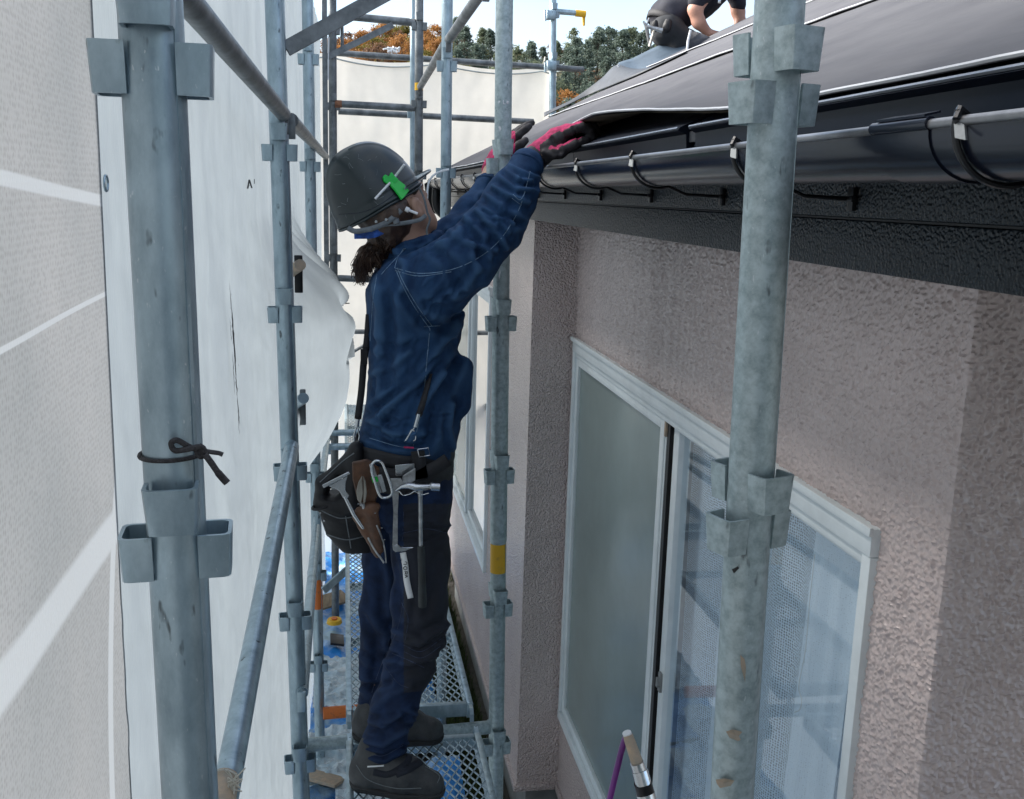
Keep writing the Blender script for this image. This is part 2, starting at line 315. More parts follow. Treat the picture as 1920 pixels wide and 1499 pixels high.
# ============================================================ GROUND
GZ = -2.86
def plane_grid(x0, x1, y0, y1, nx, ny, zf): return lambda u, v: (lerp(x0, x1, u), lerp(y0, y1, v), zf(lerp(x0, x1, u), lerp(y0, y1, v)))
m = M(); m.grid(plane_grid(-60, 60, -20, 120, 40, 40, lambda x, y: GZ+.0), 40, 40); tag(m.build('ground', 'ground'), None, kind='structure')
# rising hill far behind
def hillz(x, y):
    t = min(1, max(0, (y-118)/190)); e = t*t*(3-2*t)
    return GZ+.06+e*(33+.11*max(-20, min(x, 90))+4*math.sin(x*.045+1)+2.5*math.sin(x*.11))
m = M(); m.grid(plane_grid(-260, 420, 118, 420, 70, 40, hillz), 70, 40); tag(m.build('hill', 'hill'), None, kind='structure')
m = M(); m.grid(plane_grid(-400, 500, 60, 1200, 8, 8, lambda x, y: GZ-.3), 8, 8); tag(m.build('terrain', 'hill'), None, kind='structure')
# blue sheets spread on the ground, crumpled
def tarpz(seed, amp):
    def f(x, y): return GZ+.03+amp*(abs(fbm((x, y, 0), 3.2, seed))+.35*abs(fbm((x, y, 0), 11, seed)))
    return f
m = M(); m.grid(plane_grid(-.32, .56, .6, 4.6, 70, 300, tarpz(3, .07)), 70, 300); tag(m.build('tarpaulin', 'blue_tarp'), 'crumpled blue tarpaulin on the ground under the nearer mesh decks', 'tarpaulin')
m = M(); m.grid(plane_grid(-.40, .50, 4.65, 9.5, 60, 260, tarpz(8, .08)), 60, 260); tag(m.build('tarpaulin', 'blue_tarp'), 'blue tarpaulin on the ground beneath the far mesh decks', 'tarpaulin')
for i, (x, y, w, h, lab) in enumerate([(.10, 4.2, .3, .5, 'scrap of clear plastic film on the blue tarpaulin beyond the worker\'s legs'), (.16, 2.65, .3, .45, 'scrap of clear plastic film on the blue tarpaulin under the worker\'s boots'), (.02, 5.4, .4, .6, 'large sheet of clear plastic film under the far mesh deck'), (-.08, 3.4, .26, .5, 'strip of clear plastic film on the tarpaulin left of the decks'), (.28, 3.6, .3, .9, 'long piece of clear film under the second mesh deck'), (-.1, 4.6, .3, .5, 'ball of crumpled clear film near the orange banded post')]):
    m = M(); m.grid(plane_grid(x-w/2, x+w/2, y-h/2, y+h/2, 40, 60, lambda a, b, i=i: GZ+.10+.05*abs(fbm((a, b, 1), 9, i*7))), 40, 60); tag(m.build('plastic_film', 'clear_film'), lab, 'plastic film', 'plastic film on the tarpaulin')
# grass strip against the house footing
m = M(); rg = random.Random(4)
for i in range(16000):
    y = rg.uniform(2.0, 11.0); x = rg.uniform(.52, .74) if y < 7 else rg.uniform(.3, 2.2)
    h = rg.uniform(.03, .09); a = rg.uniform(0, 2*PI); dx, dy = math.cos(a)*.004, math.sin(a)*.004; lx, ly = rg.uniform(-.03, .03), rg.uniform(-.03, .03)
    m.add([(x-dx, y-dy, GZ), (x+dx, y+dy, GZ), (x+lx, y+ly, GZ+h)], [(0, 1, 2)])
tag(m.build('grass', 'grass', smooth=False), 'short green grass along the foot of the house', 'grass', kind='stuff')

# ============================================================ HOUSE
YP, XW, XF, YC = 3.879, .911, .73, 1.334          # pilaster face, near wall plane, far wall plane, near corner
WB, WT = -2.525, .02
house = thing('house', 'brownish grey stucco house with black eaves and white sliding windows beside the scaffold', 'house', (XW, YC, GZ))
NW = (1.522, 3.856, -2.185, -.545)                 # near window y0,y1,z0,z1
FW = (4.94, 6.72, -1.95, -.452)
FY = 6.86
def vnoise(P, seed):
    """smooth value noise on arrays"""
    rs = np.random.RandomState(seed); T = rs.rand(4096); I = np.floor(P).astype(int); f = P-I; f = f*f*(3-2*f)
    def h(i, j, k): return T[(i*73856093 ^ j*19349663 ^ k*83492791) & 4095]
    r = 0
    for a in (0, 1):
        for b in (0, 1):
            for c in (0, 1):
                w = (f[..., 0] if a else 1-f[..., 0])*(f[..., 1] if b else 1-f[..., 1])*(f[..., 2] if c else 1-f[..., 2])
                r = r+w*h(I[..., 0]+a, I[..., 1]+b, I[..., 2]+c)
    return r
def stucco_relief(P):
    n = vnoise(P*240, 5); n2 = vnoise(P*130, 9)
    return (np.clip(n-.36, 0, 1)*.85+np.clip(n2-.4, 0, 1)*.3)*.0135
ns = 0
def relief_patch(m, path, z0, z1, step):
    """path = list of (x, y, nx, ny) down one horizontal run; real lumps"""
    nz = int((z1-z0)/step); vs = []
    P = np.array([[(p[0], p[1], z0+(z1-z0)*k/nz) for p in path] for k in range(nz+1)]); d = stucco_relief(P)
    nrm = np.array([(p[2], p[3], 0) for p in path]); Q = P+nrm[None]*d[..., None]
    w = len(path)
    m.add([tuple(q) for q in Q.reshape(-1, 3)], [(k*w+i, (k+1)*w+i, (k+1)*w+i+1, k*w+i+1) for k in range(nz) for i in range(w-1)])
m = M().use('stucco_near')
st = .0021; path = []
y = NW[0]-.0
while y > YC+.004: path.append((XW, y, -1, 0)); y -= st
path.append((XW, YC, -.7, -.7)); x = XW+st
while x < XW+.19: path.append((x, YC, 0, -1)); x += st
relief_patch(m, path, -1.62, WT-.02, st)
yy_ = NW[0]; path2 = []; q_ = yy_
while q_ < NW[1]: path2.append((XW, q_, -1, 0)); q_ += .0022*(q_/1.5)
relief_patch(m, (path2+[(XW, NW[1], -1, 0), (XW, YP-.001, -1, 0)])[::-1], NW[3], WT-.02, .0030)
m.use('stucco')
def wq(m, x, y0, y1, z0, z1): m.add([(x, y0, z0), (x, y0, z1), (x, y1, z1), (x, y1, z0)], [(0, 1, 2, 3)])
wq(m, XW, NW[0], NW[1], WB, NW[2]); wq(m, XW, NW[1], YP, WB, NW[3]); wq(m, XW, YC, NW[0], WB, -1.62)
XE = path[-1][0]; m.add([(XE, YC, WB), (3.6, YC, WB), (3.6, YC, 1.3), (XE, YC, .2)], [(0, 1, 2, 3)]); m.add([(XW, YC, WB), (XE, YC, WB), (XE, YC, -1.62), (XW, YC, -1.62)], [(0, 1, 2, 3)])
# reveals of the window opening
for (a, b) in (((NW[0], NW[2]), (NW[1], NW[2])), ((NW[0], NW[3]), (NW[1], NW[3])), ((NW[0], NW[2]), (NW[0], NW[3])), ((NW[1], NW[2]), (NW[1], NW[3]))):
    m.add([(XW, a[0], a[1]), (XW, b[0], b[1]), (XW+.14, b[0], b[1]), (XW+.14, a[0], a[1])], [(0, 1, 2, 3)])
m.build('wall', parent=house, ang=60)
m = M()
m.add([(XF, YP, WB), (XW, YP, WB), (XW, YP, WT), (XF, YP, WT)], [(0, 1, 2, 3)])
wq(m, XF, YP, FW[0], WB, WT); wq(m, XF, FW[0], FW[1], FW[3], WT); wq(m, XF, FW[0], FW[1], WB, FW[2]); wq(m, XF, FW[1], FY, WB, WT)
m.add([(XF, FY, WB), (3.6, FY, WB), (3.6, FY, WT), (XF, FY, WT)], [(0, 1, 2, 3)])
for (a, b) in (((FW[0], FW[2]), (FW[1], FW[2])), ((FW[0], FW[3]), (FW[1], FW[3])), ((FW[0], FW[2]), (FW[0], FW[3])), ((FW[1], FW[2]), (FW[1], FW[3]))):
    m.add([(XF, a[0], a[1]), (XF, b[0], b[1]), (XF+.14, b[0], b[1]), (XF+.14, a[0], a[1])], [(0, 1, 2, 3)])
m.add([(XF, YP, WB), (3.6, YP, WB), (3.6, FY, WB), (XF, FY, WB)], [(0, 1, 2, 3)]); m.add([(XW, YC, WB), (3.6, YC, WB), (3.6, YP, WB), (XW, YP, WB)], [(0, 1, 2, 3)])
m.build('wall', 'stucco', house, label='set-forward stucco wall with the far window')
m = M(); m.box((XF-.014, YP-.014, WB-.012), (XW+.002, YP+.03, WB+.014), .002); m.box((XF-.014, YP+.031, WB-.012), (XF+.01, FY, WB+.014), .002); m.box((XW-.014, YC, WB-.012), (XW+.01, YP-.016, WB+.014), .002)
m.build('drip_trim', 'stucco', house)
m = M(); m.box((XF+.05, YP+.05, GZ-.2), (3.5, FY-.05, WB-.004)); m.box((XW+.05, YC+.05, GZ-.2), (3.5, YP+.049, WB-.004)); m.build('foundation', 'concrete', house)
# frieze boards under the eaves, two rows, with a thin shadow joint
XB = .70
for z0, z1 in ((-.017, .085), (-.089, -.021)):
    m = M(); m.box((XB, .25, z0), (XW+.25, FY+.18, z1), .0025); m.build('frieze_board', 'trim_dark', house)
m = M(); m.box((XB+.006, .26, -.0205), (XW+.2, FY+.17, -.0175)); m.build('board_joint', 'rubber', house)
m = M(); m.box((XB+.03, .3, .0855), (3.4, FY+.1, .10)); m.build('soffit', 'trim_dark', house)
# roof deck
SL, XEV, ZEV, XR = .517, .602, .132, 4.7
def rz(x): return ZEV+SL*(x-XEV)
RY0, RY1 = .1, 6.40
m = M(); nrm = Vector((-SL, 0, 1)).normalized()
m.prism([(XEV+.012, RY0, rz(XEV)-.012), (XR, RY0, rz(XR)-.012), (XR, RY0, rz(XR)-.09), (XEV+.10, RY0, rz(XEV+.1)-.09), (XEV+.012, RY0, rz(XEV)-.03)], (0, RY1-RY0, 0)); m.build('roof_deck', 'felt_dark', house)
m = M(); m.prism([(XR, RY0, rz(XR)-.012), (XR+3, RY0, rz(XR)-.012-3*SL), (XR+3, RY0, rz(XR)-.1-3*SL), (XR, RY0, rz(XR)-.1)], (0, RY1-RY0, 0)); m.build('roof_slope', 'felt', house)
m = M(); m.add([(1.4, RY1, rz(1.4)-.03), (XR, RY1, rz(XR)-.03), (XR, RY1+2.4, rz(XR)-.03-.72), (3.2, RY1+2.4, rz(3.2)-.75)], [(0, 1, 2, 3)]); m.build('hip_slope', 'felt', house, solid=.03)
# underlay courses, each lapped over the one below, with a pale printed selvedge
SEAM = [XEV-.004, 1.30, 1.93, 2.65, 3.35, 4.05, XR]
FLY = (1.40, 3.35)                                  # where the worker lifts the eaves edge
def lift(x, y):
    if not FLY[0] < y < FLY[1]: return 0
    k = (y-FLY[0])/1.05 if y < 2.45 else (FLY[1]-y)/.9
    k = min(1, k); k = k*k*(3-2*k)*.5+k*.5
    return .058*k*max(0, 1-(x-XEV)/.17)**1.4
for i in range(6):
    x0, x1 = SEAM[i]-(.03 if i else 0), SEAM[i+1]
    lay = .003+.004*i
    def fn(u, v, x0=x0, x1=x1, i=i, lay=lay):
        y = lerp(RY0-.02, RY1+.02, u); x = lerp(x0, x1, v)
        if i: x += .004*math.sin(y*2.1+i*2)*(1-v)
        w = .0035*fbm((x*.8, y*.35, i), 3, i)+.0012*fbm((x, y*.25, i), 17, i)
        return (x, y, rz(x)+lay+.003*(1-v)+w+(lift(x, y) if i == 0 else 0))
    m = M(); m.grid(fn, 260, 18 if i else 44); o = m.build('underlay_course', 'felt', house, solid=.0022)
    m = M(); pts = [Vector(fn(k/260, 0)) for k in range(261)]
    m.tube([p+Vector((-.003, 0, .002)) for p in pts], .0022 if i else .0028, 6); m.build('selvedge', 'felt_edge', house)
    if i == 0:
        m = M()                                      # brown back of the lifted edge
        m.grid(lambda u, v: (lambda p: (p[0]+.002, p[1], p[2]-.0042))(fn(lerp((FLY[0]-RY0)/(RY1-RY0), (FLY[1]-RY0)/(RY1-RY0), u), v*.4)), 120, 16); m.build('underlay_back', 'felt_under', house)
for (a, b, c, d) in ((1350, 232, 1160, 224), (1395, 100, 1250, 160), (1640, 105, 1330, 170), (1880, 25, 1700, 70)):
    pass
# drip flashing along the eaves: turned lip, then a dark face going down behind the gutter
for y0, y1, lab in ((RY0-.05, 1.742, None), (1.790, 2.70, None), (2.705, RY1+.02, None)):
    m = M(); tw = .0 if y0 < 1.7 else .004
    pr = [(XEV+.06, rz(XEV+.06)-.004), (XEV-.002-tw, ZEV-.004), (XEV-.006-tw, ZEV-.010), (XEV+.006, ZEV-.016), (XEV+.012, ZEV-.10), (XEV+.015, ZEV-.10), (XEV+.02, ZEV-.018)]
    m.prism([(x, y0, z) for x, z in pr], (0, y1-y0, 0)); m.build('drip_flashing', 'flashing', house)
    m = M(); m.tube([(XEV-.005-tw, y0+.001, ZEV-.006), (XEV-.005-tw, y1-.001, ZEV-.006)], .0028, 6); m.build('flashing_lip', 'flash_edge', house)
m = M(); m.prism([(XEV+.022, RY0, ZEV-.02), (XEV+.022, RY0, ZEV-.10), (XB+.02, RY0, ZEV-.10), (XB+.02, RY0, ZEV-.02)], (0, RY1-RY0, 0)); m.build('fascia', 'flashing', house)
# gutter: half round trough, bright rolled rim
GX, GR, GZc, GY1 = .570, .050, .070, 6.45
m = M(); pts = [(GX+GR*math.cos(a), GZc+GR*.92*math.sin(a)) for a in [PI+PI*k/18 for k in range(19)]]; inn = [(GX+(GR-.003)*math.cos(a), GZc+(GR-.003)*.92*math.sin(a)) for a in [PI+PI*k/18 for k in range(19)]][::-1]
m.prism([(x, .12, z) for x, z in pts+inn], (0, GY1-.12, 0)); gut = m.build('gutter', 'gutter', house)
m = M(); m.tube([(GX-GR+.001, .12, GZc+.003), (GX-GR+.001, GY1, GZc+.003)], .0048, 10); m.build('rim', 'gutter_rim', gut)
m = M()
for yy in (.86,):
    pts = [(GX+(GR+.0018)*math.cos(a), GZc+(GR*.92+.0018)*math.sin(a)) for a in [PI+PI*k/18 for k in range(19)]]; inn = [(GX+(GR+.0005)*math.cos(a), GZc+(GR*.92+.0005)*math.sin(a)) for a in [PI+PI*k/18 for k in range(19)]][::-1]
    m.prism([(x, yy, z) for x, z in pts+inn], (0, .10, 0)); m.tube([(GX-GR, yy, GZc+.004), (GX-GR, yy+.10, GZc+.004)], .0062, 10); m.prism([(GX-GR-.004, yy+.005, GZc+.012), (GX-GR+.012, yy+.005, GZc+.016), (GX-GR+.012, yy+.005, GZc+.014), (GX-GR-.004, yy+.005, GZc+.010)], (0, .085, 0))
m.build('gutter_joint', 'gutter', gut)
m = M(); m.prism([(x, GY1, z) for x, z in [(GX+GR*1.03*math.cos(a), GZc+GR*.95*math.sin(a)) for a in [PI+PI*k/18 for k in range(19)]]], (0, .006, 0)); m.build('end_cap', 'gutter', gut)
BY = [.815, 1.325, 1.82, 2.27, 2.74, 3.2, 3.65, 4.1, 4.55, 5.0, 5.45, 5.9, 6.3]
b0 = None
for y in BY:
    if b0 is None:
        m = M().use('black_metal'); arc = [(GX+(GR+.004)*math.cos(a), 0, GZc+(GR*.92+.004)*math.sin(a)) for a in [PI*1.0+PI*.62*k/14 for k in range(15)]]
        arc = [(GX-GR-.003, 0, GZc+.012)]+arc+[(GX+.055, 0, GZc-GR-.010), (XB-.004, 0, GZc-GR-.012)]
        m.tube(arc, .0030, 8, flat=1.3); m.box((XB-.008, -.008, GZc-GR-.028), (XB-.001, .008, GZc-GR+.004), .001); m.box((XB-.014, -.016, GZc-GR-.016), (XB-.004, .016, GZc-GR-.008), .001)
        m.tube([(GX-GR-.006, -.003, GZc+.004), (GX-GR-.002, 0, GZc+.013), (GX-GR+.008, .003, GZc+.008)], .0035, 6)
        b0 = m.build('gutter_bracket', parent=gut, local=True); b0.location = (-WL[house.name][0], y-WL[house.name][1], -WL[house.name][2])
        m = M(); m.prism([(GX-GR-.004, 0, GZc+.002), (GX-GR-.009, -.012, GZc-.012), (GX-GR-.004, -.020, GZc-.014), (GX-GR+.001, -.006, GZc+.004)], (-.002, 0, 0)); t0 = m.build('clip_tab', 'galv_dark', b0, local=True)
        b = b0
    else:
        b = b0.copy(); COL.objects.link(b); b.location = (-WL[house.name][0], y-WL[house.name][1], -WL[house.name][2])
        c = t0.copy(); COL.objects.link(c); c.parent = b
    b.rotation_euler = (0, 0, 0)
# outlet and dark down pipe at the far end of the gutter
m = M(); m.tube(spline([(GX, 6.36, .03), (GX, 6.36, -.06), (GX+.03, 6.38, -.12), (XB+.02, 6.5, -.20)]), .028, 12); m.build('downpipe', 'black_metal', house)

# ---- near window
def frame_win(W, X, name_lab, near):
    y0, y1, z0, z1 = W
    w = thing_part('window', house, name_lab)
    m = M(); t = .052 if near else .045; tj = .03
    m.box((X-.018, y0, z1-t), (X+.06, y1, z1), .002); m.box((X-.018, y0, z0), (X+.06, y1, z0+.04), .002)
    m.box((X-.016, y0, z0+.0405), (X+.06, y0+tj, z1-t-.0005), .002); m.box((X-.016, y1-tj, z0+.0405), (X+.06, y1, z1-t-.0005), .002)
    m.box((X-.010, y0+tj+.0005, z1-t-.022), (X+.05, y1-tj-.0005, z1-t-.0005), .001)
    m.box((X-.026, y0-.006, z1-.012), (X-.0185, y1+.004, z1+.004), .001)
    m.build('frame', 'alu_white', w)
    return w
def thing_part(name, parent, label=None):
    o = bpy.data.objects.new(name, None); COL.objects.link(o); o.parent = parent; WL[o.name] = WL[parent.name].copy(); o.empty_display_size = .1
    if label: o['label'] = label
    return o
w1 = frame_win(NW, XW, 'large sliding window with lace curtain', True)
ym = 2.70; y0, y1, z0, z1 = NW; zi0, zi1 = z0+.041, z1-.075
m = M().use('alu_white')
for a, b, c, d in ((ym-.002, ym+.036, zi0, zi1), (y1-.062, y1-.031, zi0, zi1)): m.box((XW-.006, a, c), (XW+.020, b, d), .002)
m.box((XW-.006, ym+.0365, zi1-.03), (XW+.020, y1-.0625, zi1), .002); m.box((XW-.006, ym+.0365, zi0), (XW+.020, y1-.0625, zi0+.035), .002)
m.use('peach_paint'); m.box((XW-.007, ym-.016, zi1-.045), (XW+.012, ym-.003, zi1+.02), .001)
m.use('alu_white'); m.box((XW-.002, ym-.014, zi0), (XW+.018, ym-.003, zi1-.046), .001)
m.build('screen_sash', parent=w1)
m = M(); m.box((XW+.006, ym+.037, zi0+.036), (XW+.012, y1-.063, zi1-.031)); m.build('screen_panel', 'frosted', w1)
m = M(); m.box((XW+.022, ym-.075, zi0), (XW+.03, ym-.016, zi1)); m.box((XW-.001, ym-.040, zi0), (XW+.0215, ym-.0165, zi1)); m.build('shadow_gap', 'rubber', w1)  # black strip stands in for the shaded gap between the sashes
m = M().use('alu_white'); yr = ym-.060; 
for a, b, c, d in ((yr-.045, yr, zi0, zi1), (y0+.031, y0+.050, zi0, zi1)): m.box((XW+.004, a, c), (XW+.040, b, d), .002)
m.box((XW+.004, y0+.0505, zi1-.012), (XW+.040, yr-.0455, zi1), .002); m.box((XW+.004, y0+.0505, zi0), (XW+.040, yr-.0455, zi0+.05), .002)
m.build('sash', parent=w1)
m = M(); m.add([(XW+.020, y0+.0505, zi0+.0505), (XW+.020, y0+.0505, zi1-.0125), (XW+.020, yr-.0455, zi1-.0125), (XW+.020, yr-.0455, zi0+.0505)], [(0, 1, 2, 3)]); m.build('pane', 'pane', w1)
m = M().use('alu_grey'); m.box((XW-.004, yr-.034, -1.42), (XW+.004, yr-.014, -1.36), .002); m.box((XW-.012, yr-.03, -1.405), (XW-.002, yr-.018, -1.375), .002); m.build('latch', parent=w1)
# room behind the glass, back wall left off so daylight reaches the curtain
m = M().use('room'); xr = XW+1.6
m.add([(XW+.145, YC+.02, WB+.02), (xr, YC+.02, WB+.02), (xr, YP-.02, WB+.02), (XW+.145, YP-.02, WB+.02), (XW+.145, YC+.02, .0), (xr, YC+.02, .0), (xr, YP-.02, .0), (XW+.145, YP-.02, .0)], [(0, 1, 2, 3), (4, 5, 6, 7), (0, 1, 5, 4), (2, 3, 7, 6)])
m.build('room_interior', parent=house)
# lace curtain, with one bunched fold
def curt(m, y0, y1, z0, z1, X, amp, fr, seed, su=1, lean=0, nu=240):
    uv = []
    def fn(u, v):
        z = lerp(z1, z0, v); c = lerp(y0, y1, u)+lean*v*v; w = 1
        k = math.sin(u*fr+1.2*fbm((u*3, v*.5, 0), 1, seed)*1.6)
        return (X+amp*k*(.45+.55*v), c+.012*math.sin(v*3+seed), z)
    o = len(m.v); m.grid(fn, nu, 24); return [(i/nu*(y1-y0)*su, j/24*(z1-z0)*su) for j in range(25) for i in range(nu+1)]
def add_uv(o, coords):
    me = o.data; uvl = me.uv_layers.new(name='uv')
    vi = np.empty(len(me.loops), dtype=np.int32); me.loops.foreach_get('vertex_index', vi); uvl.data.foreach_set('uv', np.array(coords, dtype=np.float32)[vi].ravel())
ct = thing('curtain', 'pale blue lace curtain hanging in folds behind the large near window', 'curtain', (XW+.1, 2, -.6))
m = M(); uv = curt(m, 1.50, 2.70, -2.2, -.56, XW+.080, .020, 34, 3, 150); o = m.build('lace_panel', 'lace', ct); add_uv(o, uv)
m = M(); uv = curt(m, 1.66, 1.86, -2.2, -.56, XW+.052, .012, 15, 6, 200, .10, 60); o = m.build('bunched_fold', 'lace_plain', ct); add_uv(o, uv)
m = M(); uv = curt(m, 2.16, 2.34, -2.2, -.56, XW+.055, .012, 13, 9, 200, .05, 60); o = m.build('bunched_fold', 'lace_plain', ct); add_uv(o, uv)
P = [U(x, y, X=XW+.035) for x, y in ((1528, 1040), (1519, 1120), (1510, 1220), (1498, 1285), (1503, 1312), (1500, 1330), (1490, 1336))]
m = M(); m.tube(spline(P), .0011, 6); m.build('pull_cord', 'white_plastic', ct)

# ---- far window
w2 = frame_win(FW, XF, 'narrow looking far window reflecting the scaffold', False)
y0, y1, z0, z1 = FW; zi0, zi1 = z0+.041, z1-.068; ym = 5.86
m = M().use('alu_white')
for a, b in ((ym-.02, ym+.02), (y1-.06, y1-.031)): m.box((XF-.006, a, zi0), (XF+.02, b, zi1), .002)
m.box((XF-.006, ym+.0205, zi1-.03), (XF+.020, y1-.0605, zi1), .002); m.box((XF-.006, ym+.0205, zi0), (XF+.020, y1-.0605, zi0+.035), .002); m.build('screen_sash', parent=w2)
m = M(); m.box((XF+.006, ym+.021, zi0+.036), (XF+.012, y1-.061, zi1-.031)); m.build('screen_panel', 'frosted', w2)
m = M().use('alu_white'); yr = ym-.05
for a, b in ((yr-.03, yr), (y0+.031, y0+.055)): m.box((XF+.004, a, zi0), (XF+.04, b, zi1), .002)
m.box((XF+.004, y0+.0555, zi1-.03), (XF+.04, yr-.0305, zi1), .002); m.box((XF+.004, y0+.0555, zi0), (XF+.04, yr-.0305, zi0+.04), .002); m.build('sash', parent=w2)
m = M(); m.add([(XF+.020, y0+.056, zi0+.041), (XF+.020, y0+.056, zi1-.031), (XF+.020, yr-.031, zi1-.031), (XF+.020, yr-.031, zi0+.041)], [(0, 1, 2, 3)]); m.build('pane', 'pane_far', w2)
m = M(); m.box((XF+.03, y0+.02, zi0-.01), (XF+.034, y1-.02, zi1+.01)); m.build('blind', 'dark_blind', w2)
m = M(); m.box((XF+.022, ym-.049, zi0), (XF+.029, ym-.021, zi1)); m.build('shadow_gap', 'rubber', w2)  # same black strip for the dark gap of the far sashes
# ============================================================ SCAFFOLD
def socket_mesh():
    """open wedge pocket: tapered U of plate, mouth up, welded to the post on its -Y side (post axis at origin)"""
    m = M(); W, D, Hh, t, r = .0215, .025, .0215, .0032, .024
    def ring(s, z):
        w = W*s; d = r-.004+D*(.5+.5*s); c = .006
        o = [(-w, -r+.006), (-w, -d+c), (-w+c*.3, -d+c*.3), (-w+c, -d), (w-c, -d), (w-c*.3, -d+c*.3), (w, -d+c), (w, -r+.006)]
        i = [(x*(1-t/w), max(y+t, y) if y < -r else y) for x, y in o]
        return [(x, y, z) for x, y in o]+[(x, y, z) for x, y in i]
    vs = ring(1, Hh)+ring(.87, -Hh); n = 8; fs = []
    for k in range(n-1):
        fs += [(k, k+1, 16+k+1, 16+k), (n+k+1, n+k, 16+n+k, 16+n+k+1), (k+1, k, n+k, n+k+1), (16+k, 16+k+1, 16+n+k+1, 16+n+k)]
    for k in (0, n-1): fs.append((k, n+k, 16+n+k, 16+k) if k == 0 else (n+k, k, 16+k, 16+n+k))
    m.add(vs, fs); return m
SOCK = {}
def get_sock(mt):
    if mt not in SOCK:
        o = socket_mesh().build('wedge_socket', mt, ang=35, local=True); SOCK[mt] = o.data; bpy.data.objects.remove(o)
    return SOCK[mt]
def post(label, top, bot, Y, r, mt, nodes, rot=0, group='upright posts of the scaffold', bands=(), collar=(), zext=None):
    """top / bot: photo pixels of the axis at depth Y; nodes: pixel heights of the side pockets"""
    a = U(*top, Y=Y); b = U(*bot, Y=Y); d = (a-b).normalized(); a = a+d*((1.6-a.z)/d.z if a.z < 1.6 and zext is None else 0); b = b-d*((b.z-GZ)/d.z)
    L_ = (a-b).length; root = thing('scaffold_post', label, 'scaffold post', b, group); root.rotation_euler = d.to_track_quat('Z', 'Y').to_euler()
    WL[root.name] = Vector((0, 0, 0)); q = d.to_track_quat('Z', 'Y').to_matrix(); root.rotation_euler = q.to_euler()
    az = math.radians(rot)
    # keep sockets square to the street side: find spin that puts local -Y to world -Y
    ly = q.inverted()@Vector((0, -1, 0)); base = math.atan2(ly.x, -ly.y)
    def hh(py): return (U(lerp(bot[0], top[0], (py-bot[1])/(top[1]-bot[1])), py, Y=Y)-b).length
    m = M(); m.tube([(0, 0, 0), (0, 0, L_)], r, 32, cap=False); m.tube([(0, 0, L_), (0, 0, L_-.2)], r-.003, 24, cap=True); m.build('pole', mt, root, local=True)
    for (p0, p1, bm_) in bands:
        m = M(); m.tube([(0, 0, hh(p0)), (0, 0, hh(p1))], r+.0006, 32, cap=False); m.build('paint_band', bm_, root, local=True)
    for (p0, p1, dr, cm) in collar:
        m = M(); m.tube([(0, 0, hh(p0)), (0, 0, hh(p1))], r+dr, 32, cap=True); m.build('sleeve', cm, root, local=True)
    k = r/.024
    m = M(); m.box((-.0022, -r-.0008, .02), (.0022, -r+.003, L_-.02)); o = m.build('weld_seam', mt, root, local=True); o.rotation_euler = (0, 0, base+az+.9)
    for py in nodes:
        z = hh(py)
        for i, an in enumerate((90, -90, 0, 180)):
            o = bpy.data.objects.new('wedge_socket', get_sock(mt)); COL.objects.link(o); o.parent = root
            o.location = (0, 0, z+(.053 if i > 1 else 0)); o.rotation_euler = (0, 0, base+az+math.radians(an)); o.scale = (k, k, 1)
    return root
post('thick galvanised post nearest the camera, with dark twine tied round it', (280, -20), (358, 1520), .95, .0272, 'galv', (133, 1033), rot=4)
post('weathered galvanised post nearest the camera on the house side, flecked with peach paint', (1463, -20), (1370, 1520), 1.06, .0258, 'galv_old', (197, 992), rot=20)
post('slim galvanised post in front of the white sheet, second back on the sheet side', (514, -20), (566, 1520), 2.82, .0253, 'galv', (287, 590, 885, 1165, 1432), rot=3)
post('galvanised post with a yellow painted band, between the worker and the stucco wall', (946, -20), (929, 1520), 2.94, .0245, 'galv_old', (312, 607, 893, 1142, 1400), rot=6, bands=((1018, 1072, 'yellow_paint'),), collar=((560, 1014, .0015, 'galv_old'),))
post('bright galvanised post just past the worker\'s raised arms', (839, -20), (826, 1520), 4.62, .0243, 'galv', (125, 325, 520, 715, 905), rot=-4)
post('post part hidden by the billowing white sheet, with an orange band near its foot', (576, -20), (602, 1520), 4.60, .0243, 'galv', (112, 313, 507, 895, 1080, 1250), bands=((1085, 1140, 'orange_paint'),))
post('far post beside the cream sheet, with a red ended rail wedged into it', (623, -20), (631, 1520), 6.38, .0243, 'galv_dark', (58, 200, 342, 484, 626, 768, 905))
post('far post with a small yellow band, behind the helmet', (786, -20), (782, 1520), 6.38, .0255, 'galv_dark', (50, 196, 330, 470, 620), bands=((156, 170, 'yellow_paint'),))
post('thin inner post standing close behind the far yellow banded post', (775, -20), (772, 1520), 6.62, .0200, 'galv', (215,))
post('farthest post beyond the roof, with a yellow tipped side arm', (1037, -40), (1030, 1520), 7.60, .0255, 'galv', (28, 120), rot=8, zext=1)

def bar(name, label, cat, p0, p1, r, mt, group=None, ends=True, seg=16, flat=None, extra=None):
    p0, p1 = Vector(p0), Vector(p1); c = (p0+p1)/2; root = thing(name, label, cat, c, group); d = (p1-p0).normalized()
    m = M()
    if flat:
        up = Vector((0, 0, 1)); s = d.cross(up).normalized(); u = s.cross(d).normalized(); w, t = flat
        m.prism([p0+u*w/2+s*t/2, p0-u*w/2+s*t/2, p0-u*w/2-s*t/2, p0+u*w/2-s*t/2], p1-p0, .001); m.build('flat_bar', mt, root)
    else: m.tube([p0, p1], r, seg); m.build('pipe', mt, root)
    if ends:
        for P_, s in ((p0, 1), (p1, -1)):
            m = M(); q = P_-d*s*.018; m.tube([q+Vector((0, 0, .0)), q+d*s*.03], r*.92, 8, flat=.6); m.box((q.x-.012, q.y-.006, q.z-.05), (q.x+.012, q.y+.006, q.z+.014), .002); m.build('wedge_end', mt, root)
    return root
RG = 'tubular rails wedged between the posts'
